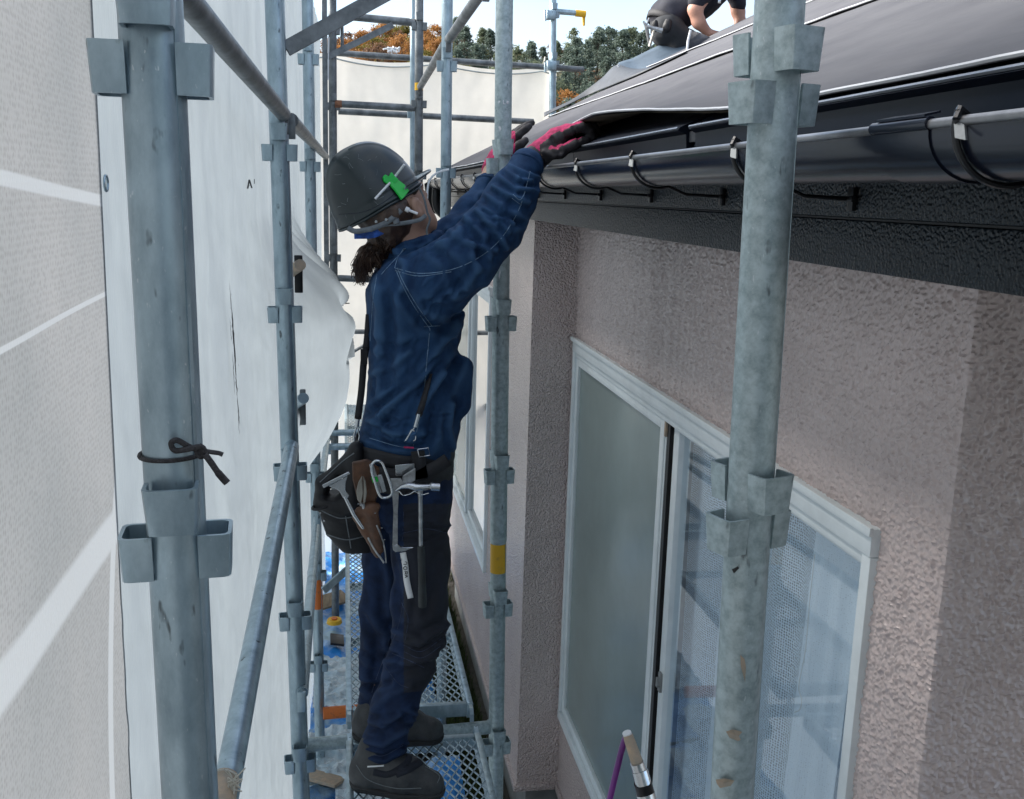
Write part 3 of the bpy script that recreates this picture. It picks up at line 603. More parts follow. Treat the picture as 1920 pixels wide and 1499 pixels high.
bar('guard_rail', 'dark grey rail sloping in from the top left corner to the slim post', 'rail', U(333, -20, X=-.205)+(U(333, -20, X=-.205)-U(531, 214, Y=2.79))*.13, U(531, 214, Y=2.79), .0195, 'galv_dark', RG)
bar('guard_rail', 'short upper rail just past the slim post, running behind it over the white sheet', 'rail', U(546, 226, Y=2.86), U(611, 294, Y=6.2), .0195, 'galv_dark', RG)
r1 = bar('guard_rail', 'long lower rail with white string tied to its peach painted end', 'rail', U(547, 838, Y=2.80), U(390, 1660, X=-.178), .0205, 'galv', RG)
m = M(); a = U(421, 1462, X=-.176); b = U(404, 1560, X=-.177); m.tube([a, b], .0212, 20, cap=False); m.build('paint_band', 'peach_paint', r1)
bar('guard_rail', 'pale ledger at deck level between the slim post and the billowed sheet post', 'rail', U(604, 868, X=-.128), U(566, 1300, X=-.128), .019, 'galv', RG)
bar('guard_rail', 'ledger at deck level beyond the worker\'s black pouch', 'rail', U(619, 780, X=-.10), U(596, 960, X=-.115), .018, 'galv', RG)
bar('guard_rail', 'sloping looking rail above the worker, nearer half, running to the bright post', 'rail', U(910, -25, X=.46), U(842, 74, Y=4.55), .0200, 'galv_dark', RG)
bar('guard_rail', 'sloping looking rail above the helmet, farther half, down to the far post', 'rail', U(834, 84, Y=4.68), U(788, 163, Y=6.3), .0200, 'galv_dark', RG)
bar('transom', 'thick cross pipe under the worker\'s boots joining the two mesh decks', 'cross pipe', U(572, 1398, Y=2.84), U(926, 1363, Y=2.95), .0215, 'galv_old', 'cross pipes at deck level')
bar('transom', 'rusty orange painted cross pipe low above the blue tarpaulin', 'cross pipe', U(606, 1338, Y=4.55), U(700, 1330, Y=4.57), .030, 'orange_paint', 'cross pipes at deck level', ends=False)
bar('transom', 'upper of two cross pipes seen past the back of the worker\'s belt', 'cross pipe', U(622, 812, Y=6.36), U(790, 808, Y=6.38), .0215, 'galv', 'cross pipes at deck level')
bar('transom', 'lower of two cross pipes seen past the back of the worker\'s belt', 'cross pipe', U(622, 838, Y=6.30), U(790, 836, Y=6.33), .0225, 'galv', 'cross pipes at deck level')
bar('cross_rail', 'top cross rail against the sky between the two far posts', 'rail', U(640, 30, Y=6.38), U(778, 43, Y=6.38), .0225, 'galv_dark', 'rails across the far end')
bar('cross_rail', 'long rail just above the top hem of the cream sheet', 'rail', U(632, 100, Y=7.5), U(1094, 131, Y=7.6), .0215, 'galv_dark', 'rails across the far end', ends=False)
rr = bar('cross_rail', 'cross rail with a reddish left end in front of the cream sheet', 'rail', U(629, 195, Y=6.36), U(776, 203, Y=6.38), .0215, 'galv_dark', 'rails across the far end')
m = M(); m.tube([U(628, 195, Y=6.36), U(641, 195.6, Y=6.36)], .0222, 16); m.build('paint_band', 'rust', rr)
bar('cross_rail', 'long rail crossing the cream sheet just below the reddish ended one', 'rail', U(634, 209, Y=7.2), U(1000, 229, Y=7.3), .0215, 'galv_dark', 'rails across the far end', ends=False)
bar('cross_rail', 'short dark rail level with the ponytail in front of the cream sheet', 'rail', U(634, 522, Y=6.5), U(790, 528, Y=6.5), .021, 'galv_dark', 'rails across the far end')
t = thing('gate_frame', 'small far bracing frame with a sloping strut beside the worker\'s back', 'frame', U(650, 640, Y=7.4), 'rails across the far end')
m = M(); m.tube([U(648, 622, Y=7.4), U(790, 624, Y=7.4)], .018, 12); m.build('top_rail', 'galv_dark', t)
m = M(); m.tube([U(652, 622, Y=7.4), U(654, 668, Y=7.4)], .012, 12); m.build('stile', 'galv_dark', t)
m = M(); m.tube([U(652, 666, Y=7.4), U(700, 638, Y=7.4)], .012, 12); m.build('strut', 'galv_dark', t)
t = bar('brace', 'wide flat bracing bar rising right from the slim post across the sky', 'brace', U(536, 92, Y=2.84), U(735, -18, Y=2.88), .01, 'galv_dark', ends=False, flat=(.040, .012))
m = M(); a = U(537, 90, Y=2.84); m.box((a.x-.014, a.y-.012, a.z-.036), (a.x-.001, a.y+.012, a.z+.022), .003); m.build('end_plate', 'galv_dark', t)
bar('brace', 'thin sloping brace crossing in front of the orange trees', 'brace', U(612, 108, Y=6.3), U(737, 47, Y=6.34), .013, 'galv_dark', ends=False, flat=(.036, .01))
bar('brace', 'thin upright strut under the top cross rail at far left', 'brace', U(641, 42, Y=6.42), U(642, 98, Y=6.42), .010, 'galv_dark', ends=False)
bar('brace', 'flat dark upright bar beside the far left post', 'brace', U(608, -15, Y=6.2), U(613, 560, Y=6.2), .010, 'galv_dark', ends=False, flat=(.030, .012))
bar('brace', 'short flat strap bar bridging to the mesh deck near the orange band', 'brace', U(606, 1108, Y=4.4), U(652, 1068, Y=4.45), .010, 'galv', ends=False, flat=(.036, .012))
bar('brace', 'thin white cord like rod hanging beside the far left post', 'brace', U(616, 70, Y=6.3), U(615, 150, Y=6.3), .005, 'white_plastic', ends=False)
# side arm on the farthest post
t = thing('side_arm', 'short side arm with yellow drooping tip on the farthest post', 'bracket', U(1060, 25, Y=7.6))
m = M(); m.tube([U(1044, 22, Y=7.6), U(1082, 25, Y=7.6)], .020, 14); m.build('pipe', 'galv', t)
m = M(); m.tube([U(1079, 25, Y=7.6), U(1098, 27, Y=7.6)], .024, 14); m.prism([U(1092, 22, Y=7.6), U(1098, 22, Y=7.6), U(1097, 48, Y=7.6), U(1094, 48, Y=7.6)], (0, .03, 0)); m.build('hook_tip', 'yellow_paint', t)
t = thing('scaffold_clamp', 'clamp joining the long rail and the farthest post', 'clamp', U(1033, 125, Y=7.6))
m = M(); a = U(1033, 125, Y=7.55); m.box((a.x-.035, a.y-.04, a.z-.03), (a.x+.035, a.y+.03, a.z+.035), .008); m.tube([a+Vector((-.05, -.045, .02)), a+Vector((-.05, -.045, -.045))], .009, 8); m.build('clamp_body', 'galv', t)
t = thing('scaffold_clamp', 'clamp at the top of the farthest post under the side arm', 'clamp', U(1030, 28, Y=7.6))
m = M(); a = U(1032, 30, Y=7.57); m.box((a.x-.035, a.y-.04, a.z-.03), (a.x+.035, a.y+.02, a.z+.035), .008); m.tube([a+Vector((-.05, -.045, .03)), a+Vector((-.045, -.045, -.045))], .008, 8); m.build('clamp_body', 'galv', t)
# rail stubs poking from behind the slim post
for (x, y, lab) in ((557, 505, 'peach capped pipe stub with dark plate beside the slim post, above the billow'), (563, 755, 'capped pipe stub beside the slim post, lower down against the billow')):
    t = thing('pipe_stub', lab, 'pipe stub', U(x, y, Y=3.1), 'pipe stubs beside the slim post')
    a = U(x-16, y+8, Y=3.16); b = U(x+6, y-8, Y=3.02); m = M(); m.tube([a, b], .017, 14); m.build('stub', 'peach_paint' if y < 600 else 'galv', t)
    m = M(); c = U(x+3, y+8, Y=3.15); m.box((c.x-.013, c.y, c.z-.06), (c.x+.012, c.y+.012, c.z+.055), .003); m.build('plate', 'black_metal' if y < 600 else 'galv_dark', t)

# mesh decks
def deck_mesh_geo(m, x0, x1, y0, y1, z, cw=.0262, cl=.05, t=.0032):
    nx = int(round((x1-x0)/cw)); ny = int(round((y1-y0)/cl)); cw = (x1-x0)/nx; cl = (y1-y0)/ny; h = .0045
    vs, fs = [], []
    def seg(ax, ay, bx, by):
        dx, dy = bx-ax, by-ay; l = math.hypot(dx, dy); nx_, ny_ = -dy/l*t/2, dx/l*t/2; o = len(vs)
        for (px, py) in ((ax, ay), (bx, by)):
            vs.extend([(px+nx_, py+ny_, z), (px-nx_, py-ny_, z), (px+nx_*.6, py+ny_*.6, z-h), (px-nx_*.6, py-ny_*.6, z-h)])
        fs.extend([(o, o+1, o+5, o+4), (o+1, o+3, o+7, o+5), (o+2, o, o+4, o+6)])
    for j in range(ny):
        for i in range(nx):
            xa, xm, xb = x0+i*cw, x0+(i+.5)*cw, x0+(i+1)*cw; ya, ym_, yb = y0+j*cl, y0+(j+.5)*cl, y0+(j+1)*cl
            seg(xa, ym_, xm, ya); seg(xm, ya, xb, ym_); seg(xa, ym_, xm, yb); seg(xm, yb, xb, ym_)
    m.add(vs, fs)
def deck(label, x0, x1, y0, y1, z, hook='galv'):
    t = thing('mesh_deck', label, 'scaffold deck', ((x0+x1)/2, (y0+y1)/2, z), 'expanded metal decks between the posts')
    for xa in (x0, x1-.020):
        m = M(); m.box((xa, y0, z-.045), (xa+.020, y1, z+.006), .002); m.build('side_rail', 'galv', t)
    for ya in (y0, y1-.022):
        m = M(); m.box((x0+.0205, ya, z-.04), (x1-.0205, ya+.022, z+.004), .002); m.build('end_rail', 'galv', t)
    n = 3
    for k in range(1, n):
        ya = lerp(y0, y1, k/n); m = M(); m.box((x0+.0205, ya, z-.034), (x1-.0205, ya+.02, z-.0048), .002); m.build('cross_member', 'galv', t)
    m = M(); deck_mesh_geo(m, x0+.02, x1-.02, y0+.022, y1-.022, z); m.build('mesh_panel', 'galv', t, smooth=False)
    for xa in (x0+.01, x1-.01):
        for ya, s in ((y0, -1), (y1, 1)):
            m = M(); m.prism([(xa-.006, ya, z-.01), (xa-.006, ya, z+.004), (xa-.006, ya+s*.035, z+.008), (xa-.006, ya+s*.052, z-.006), (xa-.006, ya+s*.055, z-.03), (xa-.006, ya+s*.048, z-.03), (xa-.006, ya+s*.044, z-.010), (xa-.006, ya+s*.03, z-.006)], (.012, 0, 0)); m.build('hook', hook, t)
DZ = -1.615
deck('mesh deck the worker\'s nearer boot stands on, at the bottom edge', .0, .405, 1.05, 2.775, DZ)
deck('mesh deck just beyond the cross pipe, under the worker\'s farther boot', .0, .405, 2.955, 4.56, DZ)
deck('mesh deck further along behind the worker\'s legs', .0, .405, 4.66, 6.28, DZ)
deck('farthest mesh deck with yellow hooks, seen behind the worker\'s back', .0, .405, 6.42, 8.0, DZ, 'yellow_paint')
t = thing('grating_box', 'dark slotted grating panel standing beyond the farthest deck', 'grating', U(665, 716, Y=8.3))
m = M(); m.box(tuple(U(644, 726, Y=8.3)), (.16, 8.36, U(644, 710, Y=8.3).z), .004); m.build('panel', 'galv_dark', t)
m = M()
for k in range(7):
    x = -.0+.024*k; m.box((x, 8.285, U(644, 723, Y=8.3).z), (x+.014, 8.302, U(644, 713, Y=8.3).z))
m.build('slots', 'rubber', t)
# clutter below, left of the decks
t = thing('timber_plank', 'grey brown timber plank lying on the blue tarpaulin under the near deck edge', 'plank', (-.03, 2.6, GZ+.1)); m = M(); m.box((-.075, 1.6, GZ+.09), (-.02, 3.05, GZ+.13), .003); m.build('board', 'wood', t)
t = thing('yellow_cap', 'round yellow plastic cap lying on the blue tarpaulin', 'cap', (-.10, 3.9, GZ+.12)); p = U(627, 1168, Z=GZ+.12); m = M(); m.tube([p, p+Vector((0, 0, .025))], [.05, .045], 20); m.build('cap', 'yellow_paint', t)
m = M(); m.tube([p+Vector((0, 0, .026)), p+Vector((0, 0, .034))], .02, 14); m.build('hub', 'orange_paint', t)
for k, (x, y, w, lab) in enumerate(((622, 1125, .12, 'pale board offcut on the tarpaulin near the orange banded post'), (632, 1200, .07, 'dark offcut on the tarpaulin beside the yellow cap'), (608, 1460, .09, 'beige offcut at the foot of the slim post, bottom edge'))):
    p = U(x, y, Z=GZ+.12); m = M(); mt_ = Matrix.Translation(p)@Matrix.Rotation(.6+k, 4, 'Z')@Matrix.Rotation(.2, 4, 'X'); m.box((-w, -w*.6, -.008), (w, w*.6, .008), .002, mt_); tag(m.build('offcut', ('wood', 'rubber', 'peach_paint')[k]), lab, 'offcut', 'offcuts on the tarpaulin')

# ============================================================ SHEETS
def sheetx(y): return -.275+.125*(y-1.2)/5.8
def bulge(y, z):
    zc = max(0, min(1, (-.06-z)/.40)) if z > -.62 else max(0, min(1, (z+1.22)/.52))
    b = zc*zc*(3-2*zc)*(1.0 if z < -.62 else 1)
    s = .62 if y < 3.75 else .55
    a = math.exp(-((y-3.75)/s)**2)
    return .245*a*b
def wsheet(u, v):
    y = lerp(1.228, 7.15, u); z = lerp(1.04, GZ+.02, v); x = sheetx(y)+bulge(y, z)
    x += .010*fbm((0, y*.8, z*.35), 1.6, 2)+.008*fbm((0, y*2.5, z*.6), 2.2, 5)+.0035*fbm((0, y*3, z*3+y), 3, 8)
    if 3.0 < y < 4.6 and -.62 < z < .1:              # creases fanning from the pinched corner
        dy, dz = y-4.02, z+.46; a = math.atan2(dz, -abs(dy)-.001); rr_ = math.hypot(dy, dz)
        x += .026*math.sin(a*14+2*math.sin(a*3))*math.exp(-((rr_-.2)/.2)**2)
    return (x, y, z)
ws = thing('scaffold_sheet', 'white opaque sheeting with a black scuff, billowing in beside the worker', 'sheeting', (-.27, 2, 0))
m = M(); m.grid(wsheet, 420, 330); o = m.build('cloth', 'tarp_white', ws); at = o.data.attributes.new('wear_shade', 'FLOAT', 'POINT')
at.data.foreach_set('value', np.array([min(1, max(0, bulge(p[1], p[2])/.16)) for p in m.v], dtype=np.float32))  # darker the further it billows: shading painted into the sheet colour
for z in np.arange(.9, -2.7, -.45):
    m = M(); p = Vector(wsheet(.006, (1.04-z)/(1.04-GZ-.02))); m.tube([p+Vector((.004, 0, 0))+Vector((0, .009*math.cos(a), .009*math.sin(a))) for a in [2*PI*k/16 for k in range(17)]], .0016, 6, cap=False); m.build('eyelet', 'galv', ws)
def on_sheet(px, py, off=.003):
    y = 2.0
    for _ in range(30):
        p = U(px, py, X=sheetx(y)); y = p.y
    p.x += off+.004; return p
m = M(); rg = random.Random(3)
for (x0, ya, x1, yb, w) in ((425, 530, 432, 622, 1.2), (430, 585, 437, 700, 3.6), (436, 690, 440, 745, 2.2), (439, 740, 445, 800, 1.6), (426, 600, 429, 640, 1.0), (431, 660, 435, 740, 1.2), (441, 770, 444, 815, .8)):
    n = 14; lft, rgt = [], []
    for k in range(n+1):
        t = k/n; ww = w*math.sin(PI*t)**.6*rg.uniform(.4, 1)+.15; cx = lerp(x0, x1, t)+rg.uniform(-.5, .5); lft.append(on_sheet(cx-ww/2, lerp(ya, yb, t), .002)); rgt.append(on_sheet(cx+ww/2, lerp(ya, yb, t), .002))
    m.add(lft+rgt, [(k, k+1, n+2+k, n+1+k) for k in range(n)])
for k in range(26):
    x = rg.uniform(424, 444); y = 560+(x-424)*9+rg.uniform(-40, 60); a = on_sheet(x, y); b = on_sheet(x+.8, y+3); c = on_sheet(x+.6, y+rg.uniform(2, 9)); m.add([a, b, c], [(0, 1, 2)])
m.build('scuff_mark', 'scuff', ws, smooth=False)
# small stencilled letter on the sheet
m = M()
for seg in (((459, 354), (462, 337)), ((462, 337), (467, 353)), ((460.5, 349), (465.5, 348))):
    (xa, ya), (xb, yb) = seg; w = 1.5; m.add([on_sheet(xa-w, ya), on_sheet(xa+w, ya), on_sheet(xb+w, yb), on_sheet(xb-w, yb)], [(0, 1, 2, 3)])
m.add([on_sheet(471, 336), on_sheet(472.5, 336), on_sheet(472.5, 345), on_sheet(471, 345)], [(0, 1, 2, 3)])
m.build('stencil_letter', 'scuff', ws, smooth=False)
m = M(); m.tube([(lambda p: (p[0]+.004, p[1], p[2]))(wsheet((3.98-1.16)/5.99, (1.04+.44)/(1.04-GZ-.02))), U(655, 569, Y=3.95)], .0022, 6); m.build('tie_cord', 'rope', ws)

ms = thing('mesh_sheet', 'greyish knitted mesh sheet with pale straps, nearest the camera at far left', 'sheeting', (-.27, .5, 0))
def msh(u, v):
    y = lerp(-3.0, 1.235, u); z = lerp(1.04, GZ, v)
    x = -.272+.0035*fbm((0, y*.7, z*.3), 1.5, 12)+.0022*math.sin(y*9+z*1.1+1)
    return (x, y, z)
m = M(); m.grid(msh, 160, 160); m.build('cloth', 'mesh_sheet', ms)
def sp2(pts, n=8): return [(p.x, p.y) for p in spline([(x, y, 0) for x, y in pts], n)]
t = thing('scaffold_sheet', 'plain unseen sheet added behind the viewpoint to block light', 'sheeting', (.6, -1.35, 0))
m = M(); m.grid(lambda u, v: (lerp(-.4, 2.6, u), -1.35+.02*fbm((u*3, 0, v), 2, 3), lerp(1.5, GZ, v)), 20, 20); m.build('cloth', 'tarp_grey', t)  # unseen sheet, added to keep light off the near end wall
# cream sheet across the far end
cs = thing('scaffold_sheet', 'cream sheet with a scalloped top hem strung across the far end of the scaffold', 'sheeting', (.6, 7.7, 0))
def csh(u, v):
    x = lerp(-.42, 1.60, u); top = .965-.016*(x)-.042*abs(math.sin(PI*(x+.10)/.78))**.8
    z = lerp(top, GZ, v); y = 7.68+.02*fbm((x, 0, z*.6), 2, 21)+.012*math.sin(z*5+.4*math.sin(x*3))*min(1, v*8)+.02*math.sin(x*6)*max(0, 1-v*6)
    if u > .94: y += .14*((u-.94)/.06)**2
    return (x, y, z)
m = M(); m.grid(csh, 160, 120); m.build('cloth', 'tarp_cream', cs)
m = M(); m.tube([(lambda p: (p[0], p[1]-.008, p[2]-.03))(csh(k/120, 0)) for k in range(121)], .0055, 6); m.build('hem', 'tarp_grey', cs)
for x in (-.10, .68, 1.46):
    m = M(); m.tube([(x, 7.66, .955-.016*x), (x+.005, 7.6, 1.0), (x-.004, 7.56, .965)], .005, 6); m.build('tie_cord', 'string', cs)
t = thing('loose_tie', 'knot of white ties on the long rail in front of the rusty trees', 'tie', U(738, 100, Y=7.5)); m = M(); rg = random.Random(8)
for k in range(7):
    a = U(728+k*3.2, 101+rg.uniform(-3, 2), Y=7.46); m.tube(spline([a, a+Vector((rg.uniform(-.03, .03), -.01, .03)), a+Vector((rg.uniform(-.05, .05), -.02, rg.uniform(-.01, .03)))], 4), .007, 6)
m.build('cord', 'white_plastic', t)

def pole_marks(root, Yp, r, marks, name, mt):
    for pl in marks:
        m = M(); P_ = []
        cx = None
        for x, y in pl:
            p = U(x, y, Y=Yp); xc = U(lerp(1463, 1370, (y+20)/1540), y, Y=Yp).x if Yp < 1.5 else U(lerp(946, 929, (y+20)/1540), y, Y=Yp).x
            dx = max(-.9*r, min(.9*r, (p.x-xc))); yy = Yp-math.sqrt(r*r-dx*dx)-.0009; P_.append(U(x, y, Y=yy))
        c_ = sum(P_, Vector())/len(P_); c_.y -= .0004; n_ = len(P_); m.add(P_+[c_], [(i, (i+1) % n_, n_) for i in range(n_)])
        t = [o for o in bpy.data.objects if o.get('label') == root][0]; o = m.build(name, mt, None, smooth=False); o.parent = t; bpy.context.view_layer.update(); o.matrix_parent_inverse = t.matrix_world.inverted()
R1L = 'weathered galvanised post nearest the camera on the house side, flecked with peach paint'
pole_marks(R1L, 1.06, .0262, [[(1388, 1228), (1396, 1236), (1401, 1262), (1405, 1284), (1402, 1296), (1396, 1276), (1389, 1250)], [(1361, 1372), (1374, 1368), (1390, 1372), (1398, 1384), (1384, 1390), (1368, 1384)], [(1342, 1462), (1360, 1460), (1377, 1464), (1370, 1474), (1350, 1478), (1344, 1470)]], 'paint_fleck', 'peach_paint')
pole_marks(R1L, 1.06, .0262, [[(1403, 1332), (1413, 1328), (1412, 1334), (1404, 1340)], [(1402, 1350), (1412, 1344), (1410, 1348)], [(1372, 1068), (1384, 1062), (1386, 1066), (1376, 1076)], [(1415, 1062), (1420, 1056), (1418, 1074), (1413, 1080)]], 'scuff_mark', 'scuff')
R2L = 'galvanised post with a yellow painted band, between the worker and the stucco wall'
pole_marks(R2L, 2.94, .0262, [[(934, 190), (938, 189), (938, 191), (935, 195)], [(943, 188), (944.6, 188), (944.6, 195), (943, 196)], [(944, 194.5), (948, 194.5), (948, 196), (944, 196)], [(950, 189), (954, 190), (953, 195), (949, 194)], [(934, 238), (938, 237), (940, 242), (937, 247), (936, 242)], [(937, 505), (939, 510), (936, 525), (935, 518)]], 'chalk_mark', 'white_plastic')
# twine on the near post
def wrap(c, r, n, r2, tilt=0, z0=0): return [c+Vector((r*math.cos(a), r*math.sin(a), tilt*math.cos(a))) for a in [2*PI*k/n for k in range(n+1)]]
c = U(323, 850, Y=.95)
t = thing('twine_loop', 'dark twine tied in a slip loop round the nearest sheet side post', 'twine', c)
m = M(); m.tube(wrap(c, .0290, 40, 0, .001), .0021, 8, cap=False); m.build('loop', 'rope', t)
m = M(); Yt = .95-.031
k1 = [U(x, y, Y=yy) for x, y, yy in ((378, 846, Yt+.01), (355, 838, Yt-.004), (332, 826, Yt-.006), (321, 832, Yt-.008), (328, 845, Yt-.006), (350, 843, Yt-.008), (376, 838, Yt-.006), (384, 846, Yt-.004))]; m.tube(spline(k1, 6), .0027, 8)
m.tube(spline([U(x, y, Y=Yt-.002) for x, y in ((372, 838), (382, 850), (376, 856), (370, 846), (380, 836))], 6), .003, 8)
m.tube(spline([U(x, y, Y=Yt-.004) for x, y in ((380, 845), (396, 848), (410, 850), (418, 853))], 5), .0022, 8)
m.tube(spline([U(x, y, Y=Yt-.006) for x, y in ((384, 852), (396, 868), (410, 888), (426, 906))], 5), [.003]*10+[.0035]*6, 8, flat=.7); m.build('knot', 'rope', t)
c = U(428, 1468, X=-.178)
t = thing('string_knot', 'frayed white string knotted round the peach painted rail end', 'string', c); m = M(); rg = random.Random(5)
d1 = (U(390, 1660, X=-.178)-U(547, 838, Y=2.80)).normalized(); s1 = d1.cross(Vector((0, 0, 1))).normalized(); s2 = s1.cross(d1)
cc = U(418, 1468, X=-.177); m.tube([cc+(s1*math.cos(a)+s2*math.sin(a))*.0225 for a in [2*PI*k/24 for k in range(25)]], .0012, 6, cap=False)
for k in range(16):
    q = U(434+rg.uniform(-7, 7), 1473+rg.uniform(-14, 12), Y=cc.y-.03); m.tube(spline([U(430, 1466, Y=cc.y-.028), q, q+Vector((rg.uniform(-.012, .02), rg.uniform(-.01, .0), rg.uniform(-.02, .022)))], 4), .0011, 5)
m.build('strands', 'string', t)
# hose and lance at the bottom edge
Yh = 1.30
t = thing('spray_lance', 'chrome coupled spray lance with a purple hose in front of the window', 'lance', U(1190, 1440, Y=Yh))
m = M(); m.tube([U(1177, 1379, Y=Yh), U(1198, 1440, Y=Yh-.02)], [.0075, .0095], 16); m.build('grey_barrel', 'peach_paint', t)
m = M(); m.tube([U(1175, 1374, Y=Yh), U(1178, 1382, Y=Yh)], .0068, 14); m.build('nozzle', 'white_plastic', t)
m = M(); m.tube([U(1194, 1430, Y=Yh-.02), U(1199, 1445, Y=Yh-.022), U(1200, 1446, Y=Yh-.022), U(1207, 1472, Y=Yh-.03)], [.0102, .0105, .0118, .0122], 18); m.tube([U(1210, 1488, Y=Yh-.03), U(1221, 1530, Y=Yh-.04)], .0140, 18); m.build('coupling', 'steel', t)
m = M(); m.tube([U(1205, 1468, Y=Yh-.03), U(1211, 1490, Y=Yh-.03)], .0132, 18); m.build('collar', 'black_metal', t)
m = M(); m.tube(spline([U(1174, 1382, Y=Yh+.0), U(1168, 1398, Y=Yh+.005), U(1155, 1450, Y=Yh+.01), U(1136, 1530, Y=Yh+.02)], 6), .0048, 12); m.build('hose', 'purple', t)
# thin cable hanging from the far eaves
t = thing('cable', 'thin pale cable looping from the gutter end past the worker\'s face', 'cable', U(805, 380, Y=4.5)); m = M(); m.tube(spline([U(x, y, Y=4.5) for x, y in ((842, 318), (826, 322), (810, 332), (802, 352), (801, 400), (804, 440), (800, 470))], 6), .0045, 8); m.build('wire', 'strap_white', t)
t = thing('eaves_bracket', 'black angled bracket under the far end of the gutter', 'bracket', U(820, 370, Y=6.5)); m = M()
m.prism([U(x, y, Y=6.55) for x, y in ((796, 345), (812, 336), (830, 345), (824, 360), (818, 388), (806, 400), (800, 372))], (0, .06, 0)); m.prism([U(x, y, Y=6.6) for x, y in ((804, 382), (866, 400), (866, 414), (804, 398))], (0, .05, 0)); m.build('bracket_plate', 'black_metal', t)

# ============================================================ TREES ON THE HILL
def tree_geo(kind, seed):
    rg = random.Random(seed); bm_ = M(); H = 1.0; n = 2600 if kind == 'conifer' else 2800
    cl = []
    if kind == 'conifer':
        for k in range(46):
            h = rg.random()**.8; z = .16+.84*h; R_ = .23*(1-h)**.75+.015; a = rg.uniform(0, 2*PI); cl.append((math.cos(a)*R_*rg.uniform(.35, 1.1), math.sin(a)*R_*rg.uniform(.35, 1.1), z, .05+.055*(1-h)))
    else:
        for k in range(38):
            a = rg.uniform(0, 2*PI); h = rg.uniform(-1, 1); R_ = math.sqrt(1-h*h)*rg.uniform(.5, 1.05); cl.append((math.cos(a)*R_*.36, math.sin(a)*R_*.36, .58+h*.34, rg.uniform(.07, .13)))
    for k in range(n):
        x, y, z, s = cl[rg.randrange(len(cl))]; v = Vector((rg.gauss(0, 1), rg.gauss(0, 1), rg.gauss(0, .8)))*s*.55; c = Vector((x, y, z))+v
        q = .018 if kind == 'conifer' else .021; a = Vector((rg.gauss(0, 1), rg.gauss(0, 1), rg.gauss(0, 1))).normalized()*q*rg.uniform(.7, 1.6); b = a.cross(Vector((rg.gauss(0, 1), rg.gauss(0, 1), rg.gauss(0, 1)))).normalized()*q
        bm_.add([c-a-b*.5, c+a-b*.6, c+a*.3+b], [(0, 1, 2)])
    return bm_
def trunk_geo(seed, kind):
    rg = random.Random(seed); m = M(); m.tube([(0, 0, 0), (.01, 0, .4), (0, .01, .92)], [.022, .015, .004], 7)
    for k in range(6):
        a = rg.uniform(0, 2*PI); z = rg.uniform(.3, .75); l = .22*(1.1-z); m.tube([(0, 0, z), (math.cos(a)*l, math.sin(a)*l, z+.1)], [.008, .002], 5)
    return m
protos = {}
for kind in ('conifer', 'broad'):
    for s in range(4):
        for mt in (('leaf_dark', 'leaf_green') if kind == 'conifer' else ('leaf_olive', 'leaf_orange', 'leaf_rust', 'leaf_green')):
            g = tree_geo(kind, s*17+3); o = g.build('crown', mt, smooth=False); me = o.data; bpy.data.objects.remove(o); protos[(kind, s, mt)] = me
TR = trunk_geo(1, 'x').build('trunk', 'bark'); TRM = TR.data; bpy.data.objects.remove(TR)
LAB = {('conifer', 'leaf_dark'): 'dark conifer on the wooded hill behind the scaffold', ('conifer', 'leaf_green'): 'green conifer on the wooded hill behind the scaffold', ('broad', 'leaf_olive'): 'olive yellow broad crowned tree on the hill', ('broad', 'leaf_orange'): 'orange autumn tree on the hill', ('broad', 'leaf_rust'): 'rust brown tree on the hill', ('broad', 'leaf_green'): 'round green broadleaf tree on the hill'}
rg = random.Random(11); n = 0
for row in range(9):
    Yt = 150+row*17
    x = -3-.012*Yt
    while x < Yt*.345:
        sp = rg.uniform(3.4, 5.6); x += sp; yy = Yt+rg.uniform(-5, 5); f = x/Yt
        r = rg.random()
        if f < .09: k, mt = ('broad', 'leaf_orange' if r < .4 else 'leaf_rust' if r < .72 else 'leaf_olive')
        elif f < .13: k, mt = ('broad', 'leaf_olive') if r < .4 else ('conifer', 'leaf_dark') if r < .7 else ('broad', 'leaf_rust')
        else: k, mt = ('conifer', 'leaf_dark') if r < .42 else ('conifer', 'leaf_green') if r < .76 else ('broad', 'leaf_orange') if r < .83 else ('broad', 'leaf_rust') if r < .88 else ('broad', 'leaf_green')
        if n >= 290: break
        h = rg.uniform(8, 12.5) if k == 'conifer' else rg.uniform(6, 9.5)
        t = thing('pine_tree' if k == 'conifer' else 'tree', LAB[(k, mt)], 'tree', (x, yy, hillz(x, yy)-.3), 'trees on the hill behind: '+LAB[(k, mt)].split(' on ')[0])
        t.rotation_euler = (0, 0, rg.uniform(0, 6.28)); w = rg.uniform(.9, 1.35); t.scale = (h*w, h*w, h)
        for nm, me in (('crown', protos[(k, rg.randrange(4), mt)]), ('trunk', TRM)):
            o = bpy.data.objects.new(nm, me); COL.objects.link(o); o.parent = t
        n += 1
